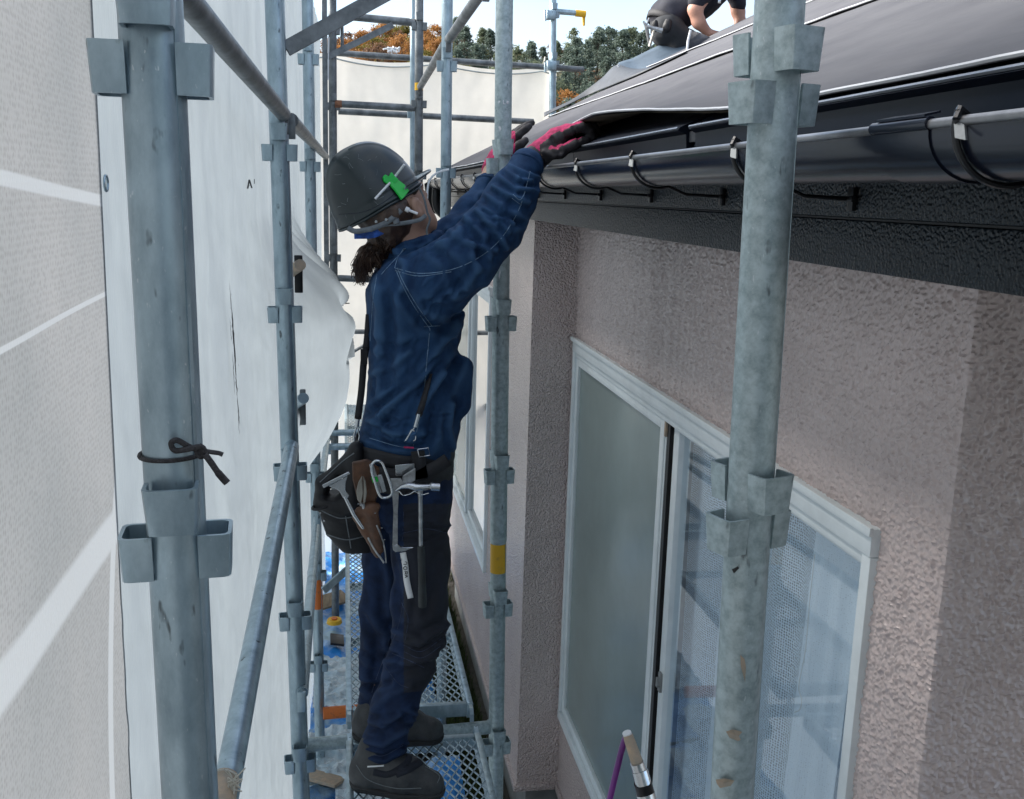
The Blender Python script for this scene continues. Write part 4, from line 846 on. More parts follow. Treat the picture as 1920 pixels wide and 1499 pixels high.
# ============================================================ PEOPLE
class SDF:
    """smooth union of soft shapes sampled on a grid, meshed by surface nets"""
    def __init__(s, lo, hi, h):
        s.lo = np.array(lo, float); s.h = h; s.n = np.ceil((np.array(hi)-s.lo)/h).astype(int)+1
        s.g = np.full(s.n, .2, dtype=np.float32)
    def _sub(s, lo, hi, pad):
        a = np.maximum(0, np.floor((np.array(lo)-pad-s.lo)/s.h).astype(int)); b = np.minimum(s.n, np.ceil((np.array(hi)+pad-s.lo)/s.h).astype(int)+1)
        if (b <= a).any(): return None
        sl = tuple(slice(a[i], b[i]) for i in range(3))
        X, Y, Z = np.meshgrid(*[(s.lo[i]+np.arange(a[i], b[i])*s.h).astype(np.float32) for i in range(3)], indexing='ij')
        return sl, X, Y, Z
    def _mix(s, sl, d, k, sub=False):
        g = s.g[sl]
        if sub: s.g[sl] = np.maximum(g, -d)
        else:
            hh = np.clip(.5+.5*(g-d)/k, 0, 1); s.g[sl] = g*(1-hh)+d*hh-k*hh*(1-hh)
    def cap(s, a, b, ra, rb=None, k=.02, sy=1.0, sub=False):
        rb = ra if rb is None else rb; a = np.array(a, float); b = np.array(b, float); R_ = max(ra, rb)*max(1, sy)
        q = s._sub(np.minimum(a, b)-R_, np.maximum(a, b)+R_, k+.03)
        if not q: return s
        sl, X, Y, Z = q; X = X-a[0]; Y = (Y-a[1])/sy; Z = Z-a[2]; d = b-a; d[1] /= sy; L2 = d.dot(d)+1e-12
        t = np.clip((X*d[0]+Y*d[1]+Z*d[2])/L2, 0, 1)
        s._mix(sl, np.sqrt((X-t*d[0])**2+(Y-t*d[1])**2+(Z-t*d[2])**2)-(ra+(rb-ra)*t), k, sub); return s
    def chain(s, pts, rs, k=.02, sy=1.0):
        for i in range(len(pts)-1): s.cap(pts[i], pts[i+1], rs[i], rs[i+1], k, sy)
        return s
    def ell(s, c, ax, rad, k=.02, sub=False):
        """ellipsoid with axis rows ax"""
        q = s._sub(np.array(c)-max(rad), np.array(c)+max(rad), k+.03)
        if not q: return s
        sl, X, Y, Z = q; X, Y, Z = X-c[0], Y-c[1], Z-c[2]; r = 0
        for a, w in zip(ax, rad): r = r+((X*a[0]+Y*a[1]+Z*a[2])/w)**2
        r = np.sqrt(r); s._mix(sl, (r-1)*min(rad)*np.where(r < 1, 1, 1), k, sub); return s
    def loft(s, secs, k=.02, n=2.3):
        """secs: (z, cx, cy, rx, ry) from top to bottom"""
        S = np.array(sorted(secs), float); z0, z1 = S[0, 0], S[-1, 0]; R_ = S[:, 3:5].max()
        q = s._sub((S[:, 1].min()-R_, S[:, 2].min()-R_, z0), (S[:, 1].max()+R_, S[:, 2].max()+R_, z1), k+.02)
        sl, X, Y, Z = q; zc = np.clip(Z, z0, z1); I = [np.interp(zc, S[:, 0], S[:, j]) for j in range(1, 5)]
        r = (np.abs((X-I[0])/I[2])**n+np.abs((Y-I[1])/I[3])**n)**(1/n); d = (r-1)*np.minimum(I[2], I[3]); dz = np.abs(Z-zc)
        s._mix(sl, np.where(dz > 0, np.sqrt(np.maximum(d, 0)**2+dz**2)+np.minimum(d, 0)*0, np.maximum(d, np.maximum(z0-Z, Z-z1))), k); return s
    def clip_below(s, z): 
        Z = s.lo[2]+np.arange(s.n[2])*s.h; s.g = np.maximum(s.g, (z-Z)[None, None, :].astype(np.float32)); return s
    def mesh(s):
        g = s.g; sg = g < 0; n = s.n
        c = sg[:-1, :-1, :-1].astype(np.int8)
        for dx in (0, 1):
            for dy in (0, 1):
                for dz in (0, 1):
                    if dx+dy+dz: c = c+sg[dx:n[0]-1+dx, dy:n[1]-1+dy, dz:n[2]-1+dz]
        act = (c > 0) & (c < 8); I = np.argwhere(act); idx = np.full(act.shape, -1, dtype=np.int64); idx[act] = np.arange(len(I))
        P = np.zeros((len(I), 3)); W = np.zeros(len(I))
        cs = [(a, b, e) for a in (0, 1) for b in (0, 1) for e in (0, 1)]
        for p in cs:
            for ax in range(3):
                if p[ax]: continue
                q = list(p); q[ax] = 1; v0 = g[I[:, 0]+p[0], I[:, 1]+p[1], I[:, 2]+p[2]]; v1 = g[I[:, 0]+q[0], I[:, 1]+q[1], I[:, 2]+q[2]]
                m_ = (v0 < 0) != (v1 < 0); t = np.where(m_, v0/(v0-v1+1e-12), 0)
                pt = np.array(p, float)[None].repeat(len(I), 0); pt[:, ax] += t
                P[m_] += pt[m_]; W[m_] += 1
        V = (I+P/W[:, None])*s.h+s.lo; Fc = []
        for ax in range(3):
            o1, o2 = [a for a in range(3) if a != ax]
            sl0 = [slice(1, n[i]-1) for i in range(3)]; sl0[ax] = slice(0, n[ax]-1); sl1 = list(sl0); sl1[ax] = slice(1, n[ax])
            A, B = sg[tuple(sl0)], sg[tuple(sl1)]; E = np.argwhere(A != B); fl = A[tuple(E.T)]
            E = E+np.array([0 if i == ax else 1 for i in range(3)])
            def at(d1, d2):
                q = E.copy(); q[:, o1] -= d1; q[:, o2] -= d2; return idx[tuple(q.T)]
            Q = np.stack([at(1, 1), at(0, 1), at(0, 0), at(1, 0)], 1); flip = fl if ax != 1 else ~fl
            Q[~flip] = Q[~flip][:, ::-1]; Fc.append(Q)
        return V, np.concatenate(Fc)
def smooth_mesh(V, Fq, it=2, lam=.5):
    n = len(V); a = np.concatenate([Fq[:, [0, 1]], Fq[:, [1, 2]], Fq[:, [2, 3]], Fq[:, [3, 0]]]); a = np.concatenate([a, a[:, ::-1]])
    cnt = np.bincount(a[:, 0], minlength=n)[:, None]
    for _ in range(it):
        s = np.stack([np.bincount(a[:, 0], weights=V[a[:, 1], j], minlength=n) for j in range(3)], 1); V = V+lam*(s/np.maximum(cnt, 1)-V)
    return V
def vnormals(V, Fq):
    nn = np.cross(V[Fq[:, 2]]-V[Fq[:, 0]], V[Fq[:, 3]]-V[Fq[:, 1]]); N_ = np.zeros_like(V)
    for j in range(4):
        for k in range(3): N_[:, k] += np.bincount(Fq[:, j], weights=nn[:, k], minlength=len(V))
    return N_/np.maximum(1e-9, np.linalg.norm(N_, axis=1))[:, None]
def segdist(x, y, pl):
    best = np.full(x.shape, 1e9)
    for (x0, y0), (x1, y1) in zip(pl[:-1], pl[1:]):
        dx, dy = x1-x0, y1-y0; t = np.clip(((x-x0)*dx+(y-y0)*dy)/(dx*dx+dy*dy), 0, 1); best = np.minimum(best, np.hypot(x-x0-t*dx, y-y0-t*dy))
    return best
FK = 1.6
def soft(sdf, name, mts, parent, folds=(), noise_amp=0, nscale=20, it=2, pick=None, seed=1, label=None):
    V, Fq = sdf.mesh(); V = smooth_mesh(V, Fq, it); N_ = vnormals(V, Fq)
    wr = np.zeros(len(V))
    if folds:
        px, py = PJ(V); face = np.clip(-N_[:, 1]*1.6+.35, 0, 1); d = np.zeros(len(V))
        for pl, w, a in folds:
            e = segdist(px, py, pl)
            xs = [p[0] for p in pl]; a *= FK; d += a*np.exp(-(e/w)**2)-.55*a*np.exp(-((e-w*1.9)/w)**2)
        V = V+N_*(d*face)[:, None]; wr += np.clip(d*face/.008, -1, 1)*.45
    if noise_amp:
        q = vnoise(V*nscale+40, seed)-.5+.5*(vnoise(V*nscale*2.3+40, seed+1)-.5); V = V+N_*(q*noise_amp)[:, None]; wr += q*.25
    m = M(); m.v = [tuple(p) for p in V]; m.f = [tuple(int(i) for i in f) for f in Fq]; m.mi = [0]*len(m.f)
    if isinstance(mts, str): mts = [mts]
    m.mats = list(mts)
    if pick is not None:
        c = V[Fq].mean(1); m.mi = [int(v) for v in pick(c, N_[Fq].mean(1))]
    o = m.build(name, None, parent, ang=180, label=label)
    if 'denim' in m.mats[0]:
        wr += .30*np.clip(N_[:, 2], 0, 1)*0; at = o.data.attributes.new('wear_shade', 'FLOAT', 'POINT'); at.data.foreach_set('value', np.clip(wr, 0, 1).astype(np.float32))
    bv = BVHTree.FromPolygons([Vector(p) for p in V], m.f); return o, bv
def hit(bv, px, py, off=.001, default=None):
    d = Vector(ROT@_d(px, py)).normalized(); r = bv.ray_cast(Vector((0, 0, 0)), d)
    if r[0] is None: return default
    n = r[1]; n = n if n.dot(d) < 0 else -n
    return r[0]+n*off
def on_tube(bv, pts, r, name, mt, parent, off=.0006, n=6, seg=6, flat=1.0):
    P_ = []; 
    for x, y in (sp2(pts, n) if len(pts) > 2 else [(lerp(pts[0][0], pts[1][0], t/8), lerp(pts[0][1], pts[1][1], t/8)) for t in range(9)]):
        h = hit(bv, x, y, off)
        if h: P_.append(h)
    if len(P_) < 2: return
    m = M(); m.tube(P_, r, seg, flat=flat); return m.build(name, mt, parent)
def on_ribbon(bv, pts, wpx, name, mt, parent, off=.003, thick=.002, n=6, default=None, lift0=0):
    c = sp2(pts, n) if len(pts) > 2 else [(lerp(pts[0][0], pts[1][0], t/8), lerp(pts[0][1], pts[1][1], t/8)) for t in range(9)]
    rows = []
    for i, (x, y) in enumerate(c):
        x1, y1 = c[max(0, i-1)]; x2, y2 = c[min(len(c)-1, i+1)]; dx, dy = x2-x1, y2-y1; l = math.hypot(dx, dy) or 1; w = wpx/2
        row = [hit(bv, x-dy/l*w*s, y+dx/l*w*s, off) if bv else None for s in (-1, 0, 1)]
        if any(r is None for r in row):
            if default is None: continue
            row = [r or U(x-dy/l*w*s, y+dx/l*w*s, Y=default) for r, s in zip(row, (-1, 0, 1))]
        rows.append(row)
    if len(rows) < 2: return
    m = M(); k = len(rows); m.add([p for r in rows for p in r], [(i*3+j, i*3+j+1, i*3+3+j+1, i*3+3+j) for i in range(k-1) for j in range(2)]); return m.build(name, mt, parent, solid=thick)
def plate(px, Y, th, name, mt, parent, bev=.0008):
    m = M(); m.prism([U(x, y, Y=Y) for x, y in px], (0, th, 0), bev); return m.build(name, mt, parent)

YB = 2.66
base = U(740, 1480, Y=2.6); worker = thing('person', 'worker in blue denim and dark helmet reaching up to the eaves from the mesh deck', 'person', (base.x, YB, DZ))
JS = [(472, 742, 815, .075), (486, 722, 835, .13), (505, 704, 846, .165), (545, 685, 852, .18), (620, 688, 853, .175), (700, 691, 858, .165), (760, 686, 864, .165), (805, 676, 862, .168), (850, 668, 850, .160)]
def secs(S, cy, dr=0):
    out = []
    for y, x0, x1, hd in S:
        a = U(x0, y, Y=cy); b = U(x1, y, Y=cy); out.append((a.z, (a.x+b.x)/2, cy, (b.x-a.x)/2+dr, hd+dr))
    return out
NA = [(U(768, 548, Y=2.535), .088), (U(820, 530, Y=2.51), .084), (U(872, 488, Y=2.48), .074), (U(925, 430, Y=2.50), .066), (U(960, 368, Y=2.53), .058), (U(984, 318, Y=2.565), .043)]
FA = [(U(790, 530, Y=2.80), .080), (U(845, 455, Y=2.86), .062), (U(888, 402, Y=2.93), .052), (U(915, 352, Y=2.99), .036)]
# jacket
J = SDF((U(650, 600, Y=YB).x-.03, 2.30, U(760, 880, Y=YB).z), (U(1030, 400, Y=2.5).x+.05, 3.08, U(900, 270, Y=2.6).z+.03), .0038)
J.loft(secs(JS, YB), .02); J.chain([p for p, r in NA], [r for p, r in NA], .035); J.chain([p for p, r in FA], [r for p, r in FA], .03)
cw = (NA[-1][0]-NA[-2][0]).normalized(); J.cap(NA[-1][0]+cw*.004, NA[-1][0]+cw*.012, .043, .043, .004)
cf = (FA[-1][0]-FA[-2][0]).normalized(); J.cap(FA[-1][0]-cf*.03, FA[-1][0]+cf*.004, .041, .041, .006)
for k in range(14):                                  # collar roll
    a0, a1 = 2*PI*k/14, 2*PI*(k+1)/14; cc = U(778, 470, Y=YB); f = lambda a: cc+Vector((.062*math.cos(a), .066*math.sin(a), .016+.02*math.cos(a)))
    J.cap(f(a0), f(a1), .017, .017, .012)
J.cap(U(868, 690, Y=2.60), U(862, 760, Y=2.58), .028, .03, .03); J.cap(U(858, 595, Y=2.58), U(850, 630, Y=2.6), .02, .02, .03)
JF = [([(858, 610), (800, 690), (705, 790)], 8, .006), ([(845, 640), (770, 720), (690, 775)], 6, -.0045), ([(856, 680), (815, 770), (800, 835)], 9, -.007), ([(830, 700), (790, 760), (770, 830)], 7, .006),
      ([(700, 640), (740, 655), (800, 640)], 7, -.003), ([(695, 700), (730, 690), (770, 660)], 6, .003), ([(690, 790), (740, 815), (800, 812)], 7, .0055), ([(680, 815), (730, 835), (790, 838)], 5, -.005), ([(848, 760), (842, 800), (850, 838)], 6, .005),
      ([(760, 560), (790, 600), (835, 620)], 8, -.005), ([(800, 570), (850, 585), (905, 545)], 7, -.004), ([(850, 555), (880, 530), (900, 500)], 7, .004), ([(820, 470), (850, 500), (862, 540)], 9, -.004),
      ([(868, 420), (895, 450), (905, 495)], 7, -.006), ([(893, 395), (925, 425), (950, 465)], 6, .005), ([(905, 375), (940, 400), (975, 420)], 6, -.006), ([(925, 350), (955, 368), (990, 380)], 5, .005), ([(945, 325), (970, 345), (1005, 350)], 5, -.005), ([(955, 310), (985, 325), (1010, 335)], 4, .004),
      ([(740, 470), (760, 500), (755, 540)], 7, .004), ([(700, 520), (715, 580), (712, 660)], 9, .005), ([(725, 560), (735, 640), (725, 720)], 10, -.0045), ([(880, 400), (860, 440), (820, 465)], 7, .004), ([(840, 430), (870, 455), (930, 470)], 6, .0035), ([(960, 380), (940, 430), (900, 480)], 8, -.003)]
rg = random.Random(17)                                # small sharp creases gathered at elbow, armpit, waist and cuff
for (cx_, cy_, rx_, ry_, ang, n_, ln) in ((930, 430, 30, 45, 35, 13, 34), (985, 345, 18, 30, 20, 8, 24), (835, 560, 36, 40, -38, 12, 40), (760, 800, 70, 28, 8, 12, 40), (800, 700, 38, 60, -55, 10, 46), (715, 720, 22, 80, -70, 8, 40), (780, 470, 40, 20, -30, 7, 30)):
    for k in range(n_):
        x, y = cx_+rg.uniform(-rx_, rx_), cy_+rg.uniform(-ry_, ry_); a = math.radians(ang+rg.uniform(-24, 24)); l = ln*rg.uniform(.5, 1.2)/2; b_ = rg.uniform(-5, 5)
        JF.append(([(x-math.cos(a)*l, y-math.sin(a)*l), (x-math.sin(a)*b_, y+math.cos(a)*b_), (x+math.cos(a)*l, y+math.sin(a)*l)], rg.uniform(2.4, 4.2), rg.choice((-1, 1, 1))*rg.uniform(.0010, .0024)))
jack, jbv = soft(J, 'jacket', 'denim', worker, JF, .0035, 26, 1)
for pts in ([(757, 466), (746, 484), (740, 503)], [(740, 503), (786, 513), (846, 506), (900, 482), (940, 447), (972, 395), (988, 345), (994, 322)], [(741, 508), (786, 518), (846, 510)], [(742, 506), (757, 540), (780, 580), (806, 617)], [(745, 503), (760, 536), (784, 576), (810, 612)],
            [(806, 617), (800, 680), (792, 760), (775, 835)], [(795, 613), (825, 611)], [(707, 515), (700, 560), (694, 640)], [(715, 515), (760, 466)], [(962, 365), (975, 375), (985, 360)], [(960, 372), (972, 381), (978, 385)], [(693, 822), (750, 838), (800, 842)]):
    on_tube(jbv, pts, .0010, 'seam_stitching', 'stitch', jack, off=.0002, seg=5)
for cc, dd, rr_ in ((NA[-1][0]+cw*.016, cw, .0405), (FA[-1][0]+cf*.006, cf, .040)):
    m = M(); a = dd.cross(Vector((0, 1, 0))).normalized(); b = dd.cross(a)
    m.tube([cc+(a*math.cos(t)+b*math.sin(t))*rr_ for t in [2*PI*k/28 for k in range(29)]], .0045, 8, cap=False); m.build('cuff', 'denim', jack)

# trousers
T = SDF((U(650, 600, Y=YB).x-.05, 2.34, DZ+.02), (U(870, 900, Y=YB).x+.05, 2.96, U(760, 830, Y=YB).z+.02), .0042)
TS = [(838, 676, 848, .150), (880, 688, 848, .158), (930, 694, 846, .160), (965, 700, 842, .155)]
T.loft(secs(TS, YB), .02)
NL = [(U(780, 945, Y=2.565), .086), (U(790, 1050, Y=2.55), .073), (U(787, 1130, Y=2.54), .070), (U(786, 1185, Y=2.525), .068), (U(768, 1250, Y=2.53), .061), (U(738, 1330, Y=2.54), .058), (U(719, 1400, Y=2.55), .056), (U(714, 1425, Y=2.55), .056)]
FL = [(U(748, 945, Y=2.755), .083), (U(728, 1050, Y=2.77), .068), (U(716, 1150, Y=2.77), .060), (U(708, 1240, Y=2.79), .050), (U(707, 1320, Y=2.80), .050), (U(706, 1345, Y=2.80), .050)]
T.chain([p for p, r in NL], [r for p, r in NL], .03); T.chain([p for p, r in FL], [r for p, r in FL], .03)
TF = [([(840, 985), (800, 975), (748, 985)], 6, .004), ([(838, 1000), (800, 1015), (750, 1010)], 5, -.003), ([(735, 1205), (790, 1225), (838, 1190)], 7, -.007), ([(740, 1180), (790, 1200), (838, 1170)], 6, .006), ([(725, 1240), (770, 1240), (815, 1225)], 6, .005), ([(712, 1280), (760, 1262), (800, 1250)], 7, -.004),
      ([(700, 1330), (735, 1300), (770, 1290)], 7, .004), ([(690, 1365), (720, 1375), (762, 1345)], 6, -.006), ([(686, 1390), (720, 1398), (760, 1370)], 5, .006), ([(684, 1412), (720, 1420), (758, 1400)], 4, -.005), ([(680, 1160), (705, 1200), (700, 1290)], 9, -.006), ([(676, 1230), (700, 1250), (735, 1240)], 6, .004), ([(674, 1280), (700, 1290), (730, 1280)], 5, -.005),
      ([(755, 1060), (765, 1120), (760, 1170)], 7, .003), ([(712, 1000), (728, 1080), (730, 1150)], 8, .005), ([(820, 1050), (815, 1110), (800, 1150)], 8, -.003)]
def tpick(c, n):
    px, py = PJ(c); return ((px > 757+(py-950)*.0) & (py > 945) & (py < 1300-(px-757)*.1) & (px < 860) & (px > 757+np.maximum(0, 1200-py)*-.0) & (c[:, 1] < 2.66) & (px > 757-np.maximum(0, py-1190)*.5)).astype(int)
for k in range(30):
    x, y = rg.uniform(690, 830), rg.choice((rg.uniform(1170, 1260), rg.uniform(1330, 1420), rg.uniform(930, 1020))); a = math.radians(rg.uniform(-25, 20)); l = rg.uniform(10, 26)
    TF.append(([(x-math.cos(a)*l, y-math.sin(a)*l), (x, y+rg.uniform(-4, 4)), (x+math.cos(a)*l, y+math.sin(a)*l)], rg.uniform(2.6, 4.5), rg.choice((-1, 1))*rg.uniform(.001, .0024)))
tro, tbv = soft(T, 'trousers', ['denim_dark', 'canvas_black'], worker, TF, .0045, 24, 2, pick=tpick)
for pts in ([(757, 1125), (745, 1180), (718, 1240), (700, 1290), (690, 1335), (690, 1360)], [(757, 1210), (790, 1222), (832, 1195)], [(757, 1222), (790, 1234), (826, 1212)], [(735, 1225), (770, 1240), (795, 1252)], [(722, 1250), (745, 1280), (765, 1290)], [(755, 1000), (800, 992), (838, 1000)], [(684, 1408), (716, 1418), (756, 1398)], [(753, 1130), (765, 1160), (760, 1200)], [(757, 960), (753, 1060), (757, 1125)]):
    on_tube(tbv, pts, .0009, 'seam_stitching', 'stitch_dark', tro, off=.0002, seg=5)
on_ribbon(tbv, [(756, 1036), (760, 1060), (763, 1090), (770, 1122)], 11, 'printed_patch', 'white_plastic', tro, off=.0012, thick=.0008)
for k, pts in enumerate(([(757, 1058.5), (761, 1058.5), (763, 1057), (763, 1054.5), (760, 1054)], [(757, 1064), (760, 1062), (763, 1064), (762.5, 1067), (759, 1068.5), (757, 1066), (757, 1064)], [(758.5, 1072), (764, 1072)], [(761, 1072), (761, 1075.5), (763.6, 1076), (764, 1072)], [(761, 1074), (759, 1077)], [(759.2, 1078.5), (764.5, 1080), (759.6, 1083)], [(761.5, 1079), (762, 1082)])):
    on_tube(tbv, pts, .0009, 'printed_letter', 'rubber', tro, off=.0024, seg=5)

# head frame
Hc = U(740, 385, Y=YB); hf = Vector((.56, .66, .50)).normalized(); hu = Vector((-.42, -.18, .88)); hu = (hu-hf*hu.dot(hf)).normalized(); hs = hf.cross(hu).normalized()
if hs.y > 0: hs = -hs
def hp(f, s, u): return Hc+hf*f+hs*s+hu*u
AX = (hf, hs, hu)
B = SDF((U(640, 600, Y=YB).x-.08, 2.36, DZ+.005), (U(1115, 300, Y=2.6).x+.06, 3.14, U(700, 268, Y=YB).z+.03), .0056)
B.ell(hp(-.022, 0, .020), AX, (.086, .072, .080), .02); B.ell(hp(.038, 0, -.028), AX, (.056, .060, .080), .02); B.ell(hp(.060, 0, -.090), AX, (.032, .032, .026), .03)
for sd_ in (-1, 1):
    B.cap(hp(-.002, sd_*.056, -.045), hp(.055, sd_*.022, -.094), .018, .016, .03); B.cap(hp(.078, sd_*.012, .016), hp(.07, sd_*.045, .012), .012, .010, .02)
    B.ell(hp(.098, sd_*.030, -.004), AX, (.016, .016, .010), .006, sub=True)
    B.ell(hp(-.010, sd_*.079, -.016), AX, (.021, .0085, .032), .006); B.ell(hp(-.006, sd_*.088, -.014), AX, (.010, .006, .018), .006, sub=True)
B.cap(hp(.090, 0, .004), hp(.112, 0, -.034), .009, .0135, .012); B.ell(hp(.094, 0, -.066), AX, (.012, .024, .009), .008)
NKt = hp(-.03, 0, -.06); NKb = U(772, 474, Y=YB); B.cap(NKt, NKb, .050, .058, .03)
B.loft(secs([(480, 735, 822, .11), (520, 715, 840, .150), (700, 710, 840, .135), (840, 700, 835, .130), (960, 715, 830, .135)], YB), .02)
B.chain([NA[0][0], NA[2][0], NA[3][0], U(985, 316, Y=2.568), U(1010, 291, Y=2.60)], [.06, .045, .036, .030, .026], .02); B.chain([FA[0][0], FA[2][0], U(915, 350, Y=2.99), U(925, 318, Y=3.02)], [.05, .036, .030, .028], .02)
B.chain([p for p, r in NL[:6]]+[U(712, 1440, Y=2.55)], [.07, .055, .048, .045, .040, .034, .032], .02); B.chain([p for p, r in FL[:4]]+[U(704, 1375, Y=2.79)], [.06, .046, .040, .032, .030], .02)
# hands inside the gloves
NH = {'palm': [U(1012, 288, Y=2.60), U(1045, 262, Y=2.60), U(1064, 249, Y=2.60)]}
fingN = [[U(1064, 248, Y=2.562), U(1090, 238, Y=2.556), U(1106, 246, Y=2.556), U(1112, 258, Y=2.558)], [U(1066, 246, Y=2.586), U(1096, 234, Y=2.582), U(1114, 241, Y=2.582), U(1121, 252, Y=2.584)], [U(1064, 246, Y=2.610), U(1094, 233, Y=2.610), U(1113, 238, Y=2.610), U(1121, 248, Y=2.610)], [U(1060, 248, Y=2.634), U(1086, 236, Y=2.636), U(1102, 240, Y=2.636), U(1109, 248, Y=2.636)]]
thN = [U(1026, 290, Y=2.568), U(1050, 286, Y=2.552), U(1076, 272, Y=2.548), U(1098, 264, Y=2.556)]
def hand(S, palm, fingers, thumb, g=0.0, fr=.0088):
    S.chain(palm, [.027+g, .026+g, .020+g], .012, 1.35)
    for f in fingers: S.chain(f, [fr+.002+g, fr+.001+g, fr+g, fr-.0015+g], .004)
    S.chain(thumb, [.015+g, .013+g, .0105+g, .009+g], .008)
fingF = [[U(957, 268, Y=3.035), U(972, 254, Y=3.03), U(985, 243, Y=3.03), U(993, 237, Y=3.035)], [U(958, 264, Y=3.06), U(974, 248, Y=3.06), U(988, 236, Y=3.06), U(997, 231, Y=3.065)], [U(956, 262, Y=3.085), U(972, 247, Y=3.09), U(985, 237, Y=3.09), U(992, 234, Y=3.09)], [U(952, 262, Y=3.11), U(966, 249, Y=3.115), U(976, 241, Y=3.115), U(983, 238, Y=3.115)]]
thF = [U(945, 290, Y=3.02), U(960, 283, Y=3.0), U(974, 273, Y=2.995), U(985, 264, Y=3.0)]
palF = [U(927, 316, Y=3.03), U(942, 288, Y=3.06), U(955, 268, Y=3.07)]
hand(B, NH['palm'], fingN, thN, -.002); hand(B, palF, fingF, thF, -.002)
B.cap(U(985, 316, Y=2.568), U(1020, 284, Y=2.60), .026, .024, .01); B.cap(U(915, 350, Y=2.99), U(930, 310, Y=3.03), .028, .026, .01)
body, bbv = soft(B, 'body', 'skin', worker, it=1)
# gloves
def gpick_near(c, n):
    px, py = PJ(c); up = n@np.array(ROT@np.array([-.5, .86, 0]))
    return np.where((px > 1092) | ((up < .50) & (px > 1012)) | ((px > 1070) & (up < .6)), 1, 0)
G = SDF((U(990, 300, Y=2.6).x-.02, 2.51, U(1040, 322, Y=2.6).z-.01), (U(1130, 300, Y=2.6).x+.02, 2.70, U(1040, 222, Y=2.6).z+.02), .0026)
hand(G, NH['palm'], fingN, thN, .0022); wd = (U(1030, 275, Y=2.60)-U(1006, 295, Y=2.60)).normalized(); G.cap(U(1007, 293, Y=2.60), U(1024, 280, Y=2.60), .034, .032, .008)
GFN = [([(1035, 262), (1050, 285)], 4, -.003), ([(1075, 240), (1085, 262)], 3, -.002), ([(1020, 285), (1040, 295)], 4, .002)]
glv, gbv = soft(G, 'glove', ['glove_pink', 'glove_dark'], worker, GFN, .0022, 70, 1, pick=gpick_near, label='pink backed work glove gripping the lifted sheet')
G = SDF((U(910, 300, Y=3.05).x-.02, 2.95, U(940, 335, Y=3.0).z-.01), (U(1000, 300, Y=3.05).x+.04, 3.17, U(960, 222, Y=3.05).z+.02), .0032)
hand(G, palF, fingF, thF, .0022); G.cap(U(926, 318, Y=3.03), U(935, 298, Y=3.045), .036, .034, .008)
def gpick_far(c, n):
    px, py = PJ(c); return np.where((px > 966) | (py < 246), 1, 0)
soft(G, 'glove', ['glove_pink', 'glove_dark'], worker, (), .0022, 70, 1, pick=gpick_far, label='glove flat on the roof sheet behind the post')
m = M(); a = NA[-1][0]+cw*.006; m.tube([a, a+(U(1008, 293, Y=2.60)-a)*.9], [.037, .034], 20); m.build('inner_cuff', 'rubber', worker)
m = M(); a = FA[-1][0]; m.tube([a, a+cf*.014], [.036, .035], 20); m.build('inner_cuff', 'rubber', worker)

# hair and ponytail
Hs = SDF(tuple(Hc+Vector((-.2, -.14, -.24))), tuple(Hc+Vector((.12, .14, .12))), .005)
Hs.ell(hp(-.048, 0, .0), AX, (.066, .079, .072), .02); Hs.ell(hp(.022, 0, .030), AX, (.052, .077, .036), .015); Hs.cap(hp(-.075, 0, -.045), U(722, 462, Y=YB-.01), .038, .024, .03); Hs.cap(U(722, 462, Y=YB-.01), U(692, 480, Y=YB-.02), .022, .026, .03); Hs.cap(U(692, 480, Y=YB-.02), U(684, 506, Y=YB-.02), .026, .012, .02)
hair, hbv = soft(Hs, 'hair', 'hair', worker, (), .006, 60, 1)
m = M(); rg = random.Random(6)
for k in range(420):
    a = U(rg.uniform(708, 738), rg.uniform(444, 474), Y=YB-rg.uniform(-.02, .045)); t = rg.random(); e = U(lerp(661, 716, t)+rg.uniform(-4, 4), 492+30*math.sin(PI*min(1, t*1.3+.1))+rg.uniform(-14, 8), Y=YB-rg.uniform(-.03, .06)); mid = U(lerp(676, 706, t)+rg.uniform(-3, 3), rg.uniform(462, 482), Y=YB-rg.uniform(-.03, .06))
    pts = spline([a, mid, e, e+Vector((rg.uniform(-.008, .006), rg.uniform(-.004, .004), -rg.uniform(.004, .016)))], 4); m.tube(pts, [.0009]*(len(pts)-2)+[.0006, .0003], 3, cap=False)
for k in range(160):
    a = U(rg.uniform(700, 748), rg.uniform(425, 445), Y=YB-.07-rg.uniform(0, .012)); e = U(rg.uniform(708, 742), rg.uniform(452, 480), Y=YB-.045); m.tube(spline([a, (a+e)/2+Vector((rg.uniform(-.006, .006), -.012, 0)), e], 3), .0008, 3, cap=False)
m.build('ponytail', 'hair', worker)

# helmet
Kc = U(706, 386, Y=YB); kf = Vector((.82, .20, .44)).normalized(); ku = Vector((-.46, -.03, .88)); ku = (ku-kf*ku.dot(kf)).normalized(); ks = kf.cross(ku).normalized(); ks = -ks if ks.y > 0 else ks
def kp(f, s, u): return Kc+kf*f+ks*s+ku*u
def dome(a, t, off=0):
    """a: azimuth (0 = front), t: 0 rim .. 1 crown"""
    ph = t*PI/2; r = math.cos(ph)**.80; h = math.sin(ph)**1.0
    rf = (.126 if math.cos(a) > 0 else .113); drop = -.010*max(0, -math.cos(a))-.004*abs(math.sin(a))
    ridge = .0028*(math.exp(-((math.sin(a)*r)/.10)**2)*(1 if t > .35 else t/.35)+.8*math.exp(-((abs(math.sin(a)*r)-.30)/.05)**2)*(math.cos(a) > -.2)*(t > .3))
    lip = .0035*math.exp(-((t-.015)/.018)**2)-.0016*math.exp(-((t-.10)/.012)**2)
    o = off+ridge+lip
    return kp((rf+o)*r*math.cos(a), (.106+o)*r*math.sin(a), (.158+o)*h+drop*(1-t)**2)
hel = thing_part('helmet', worker)
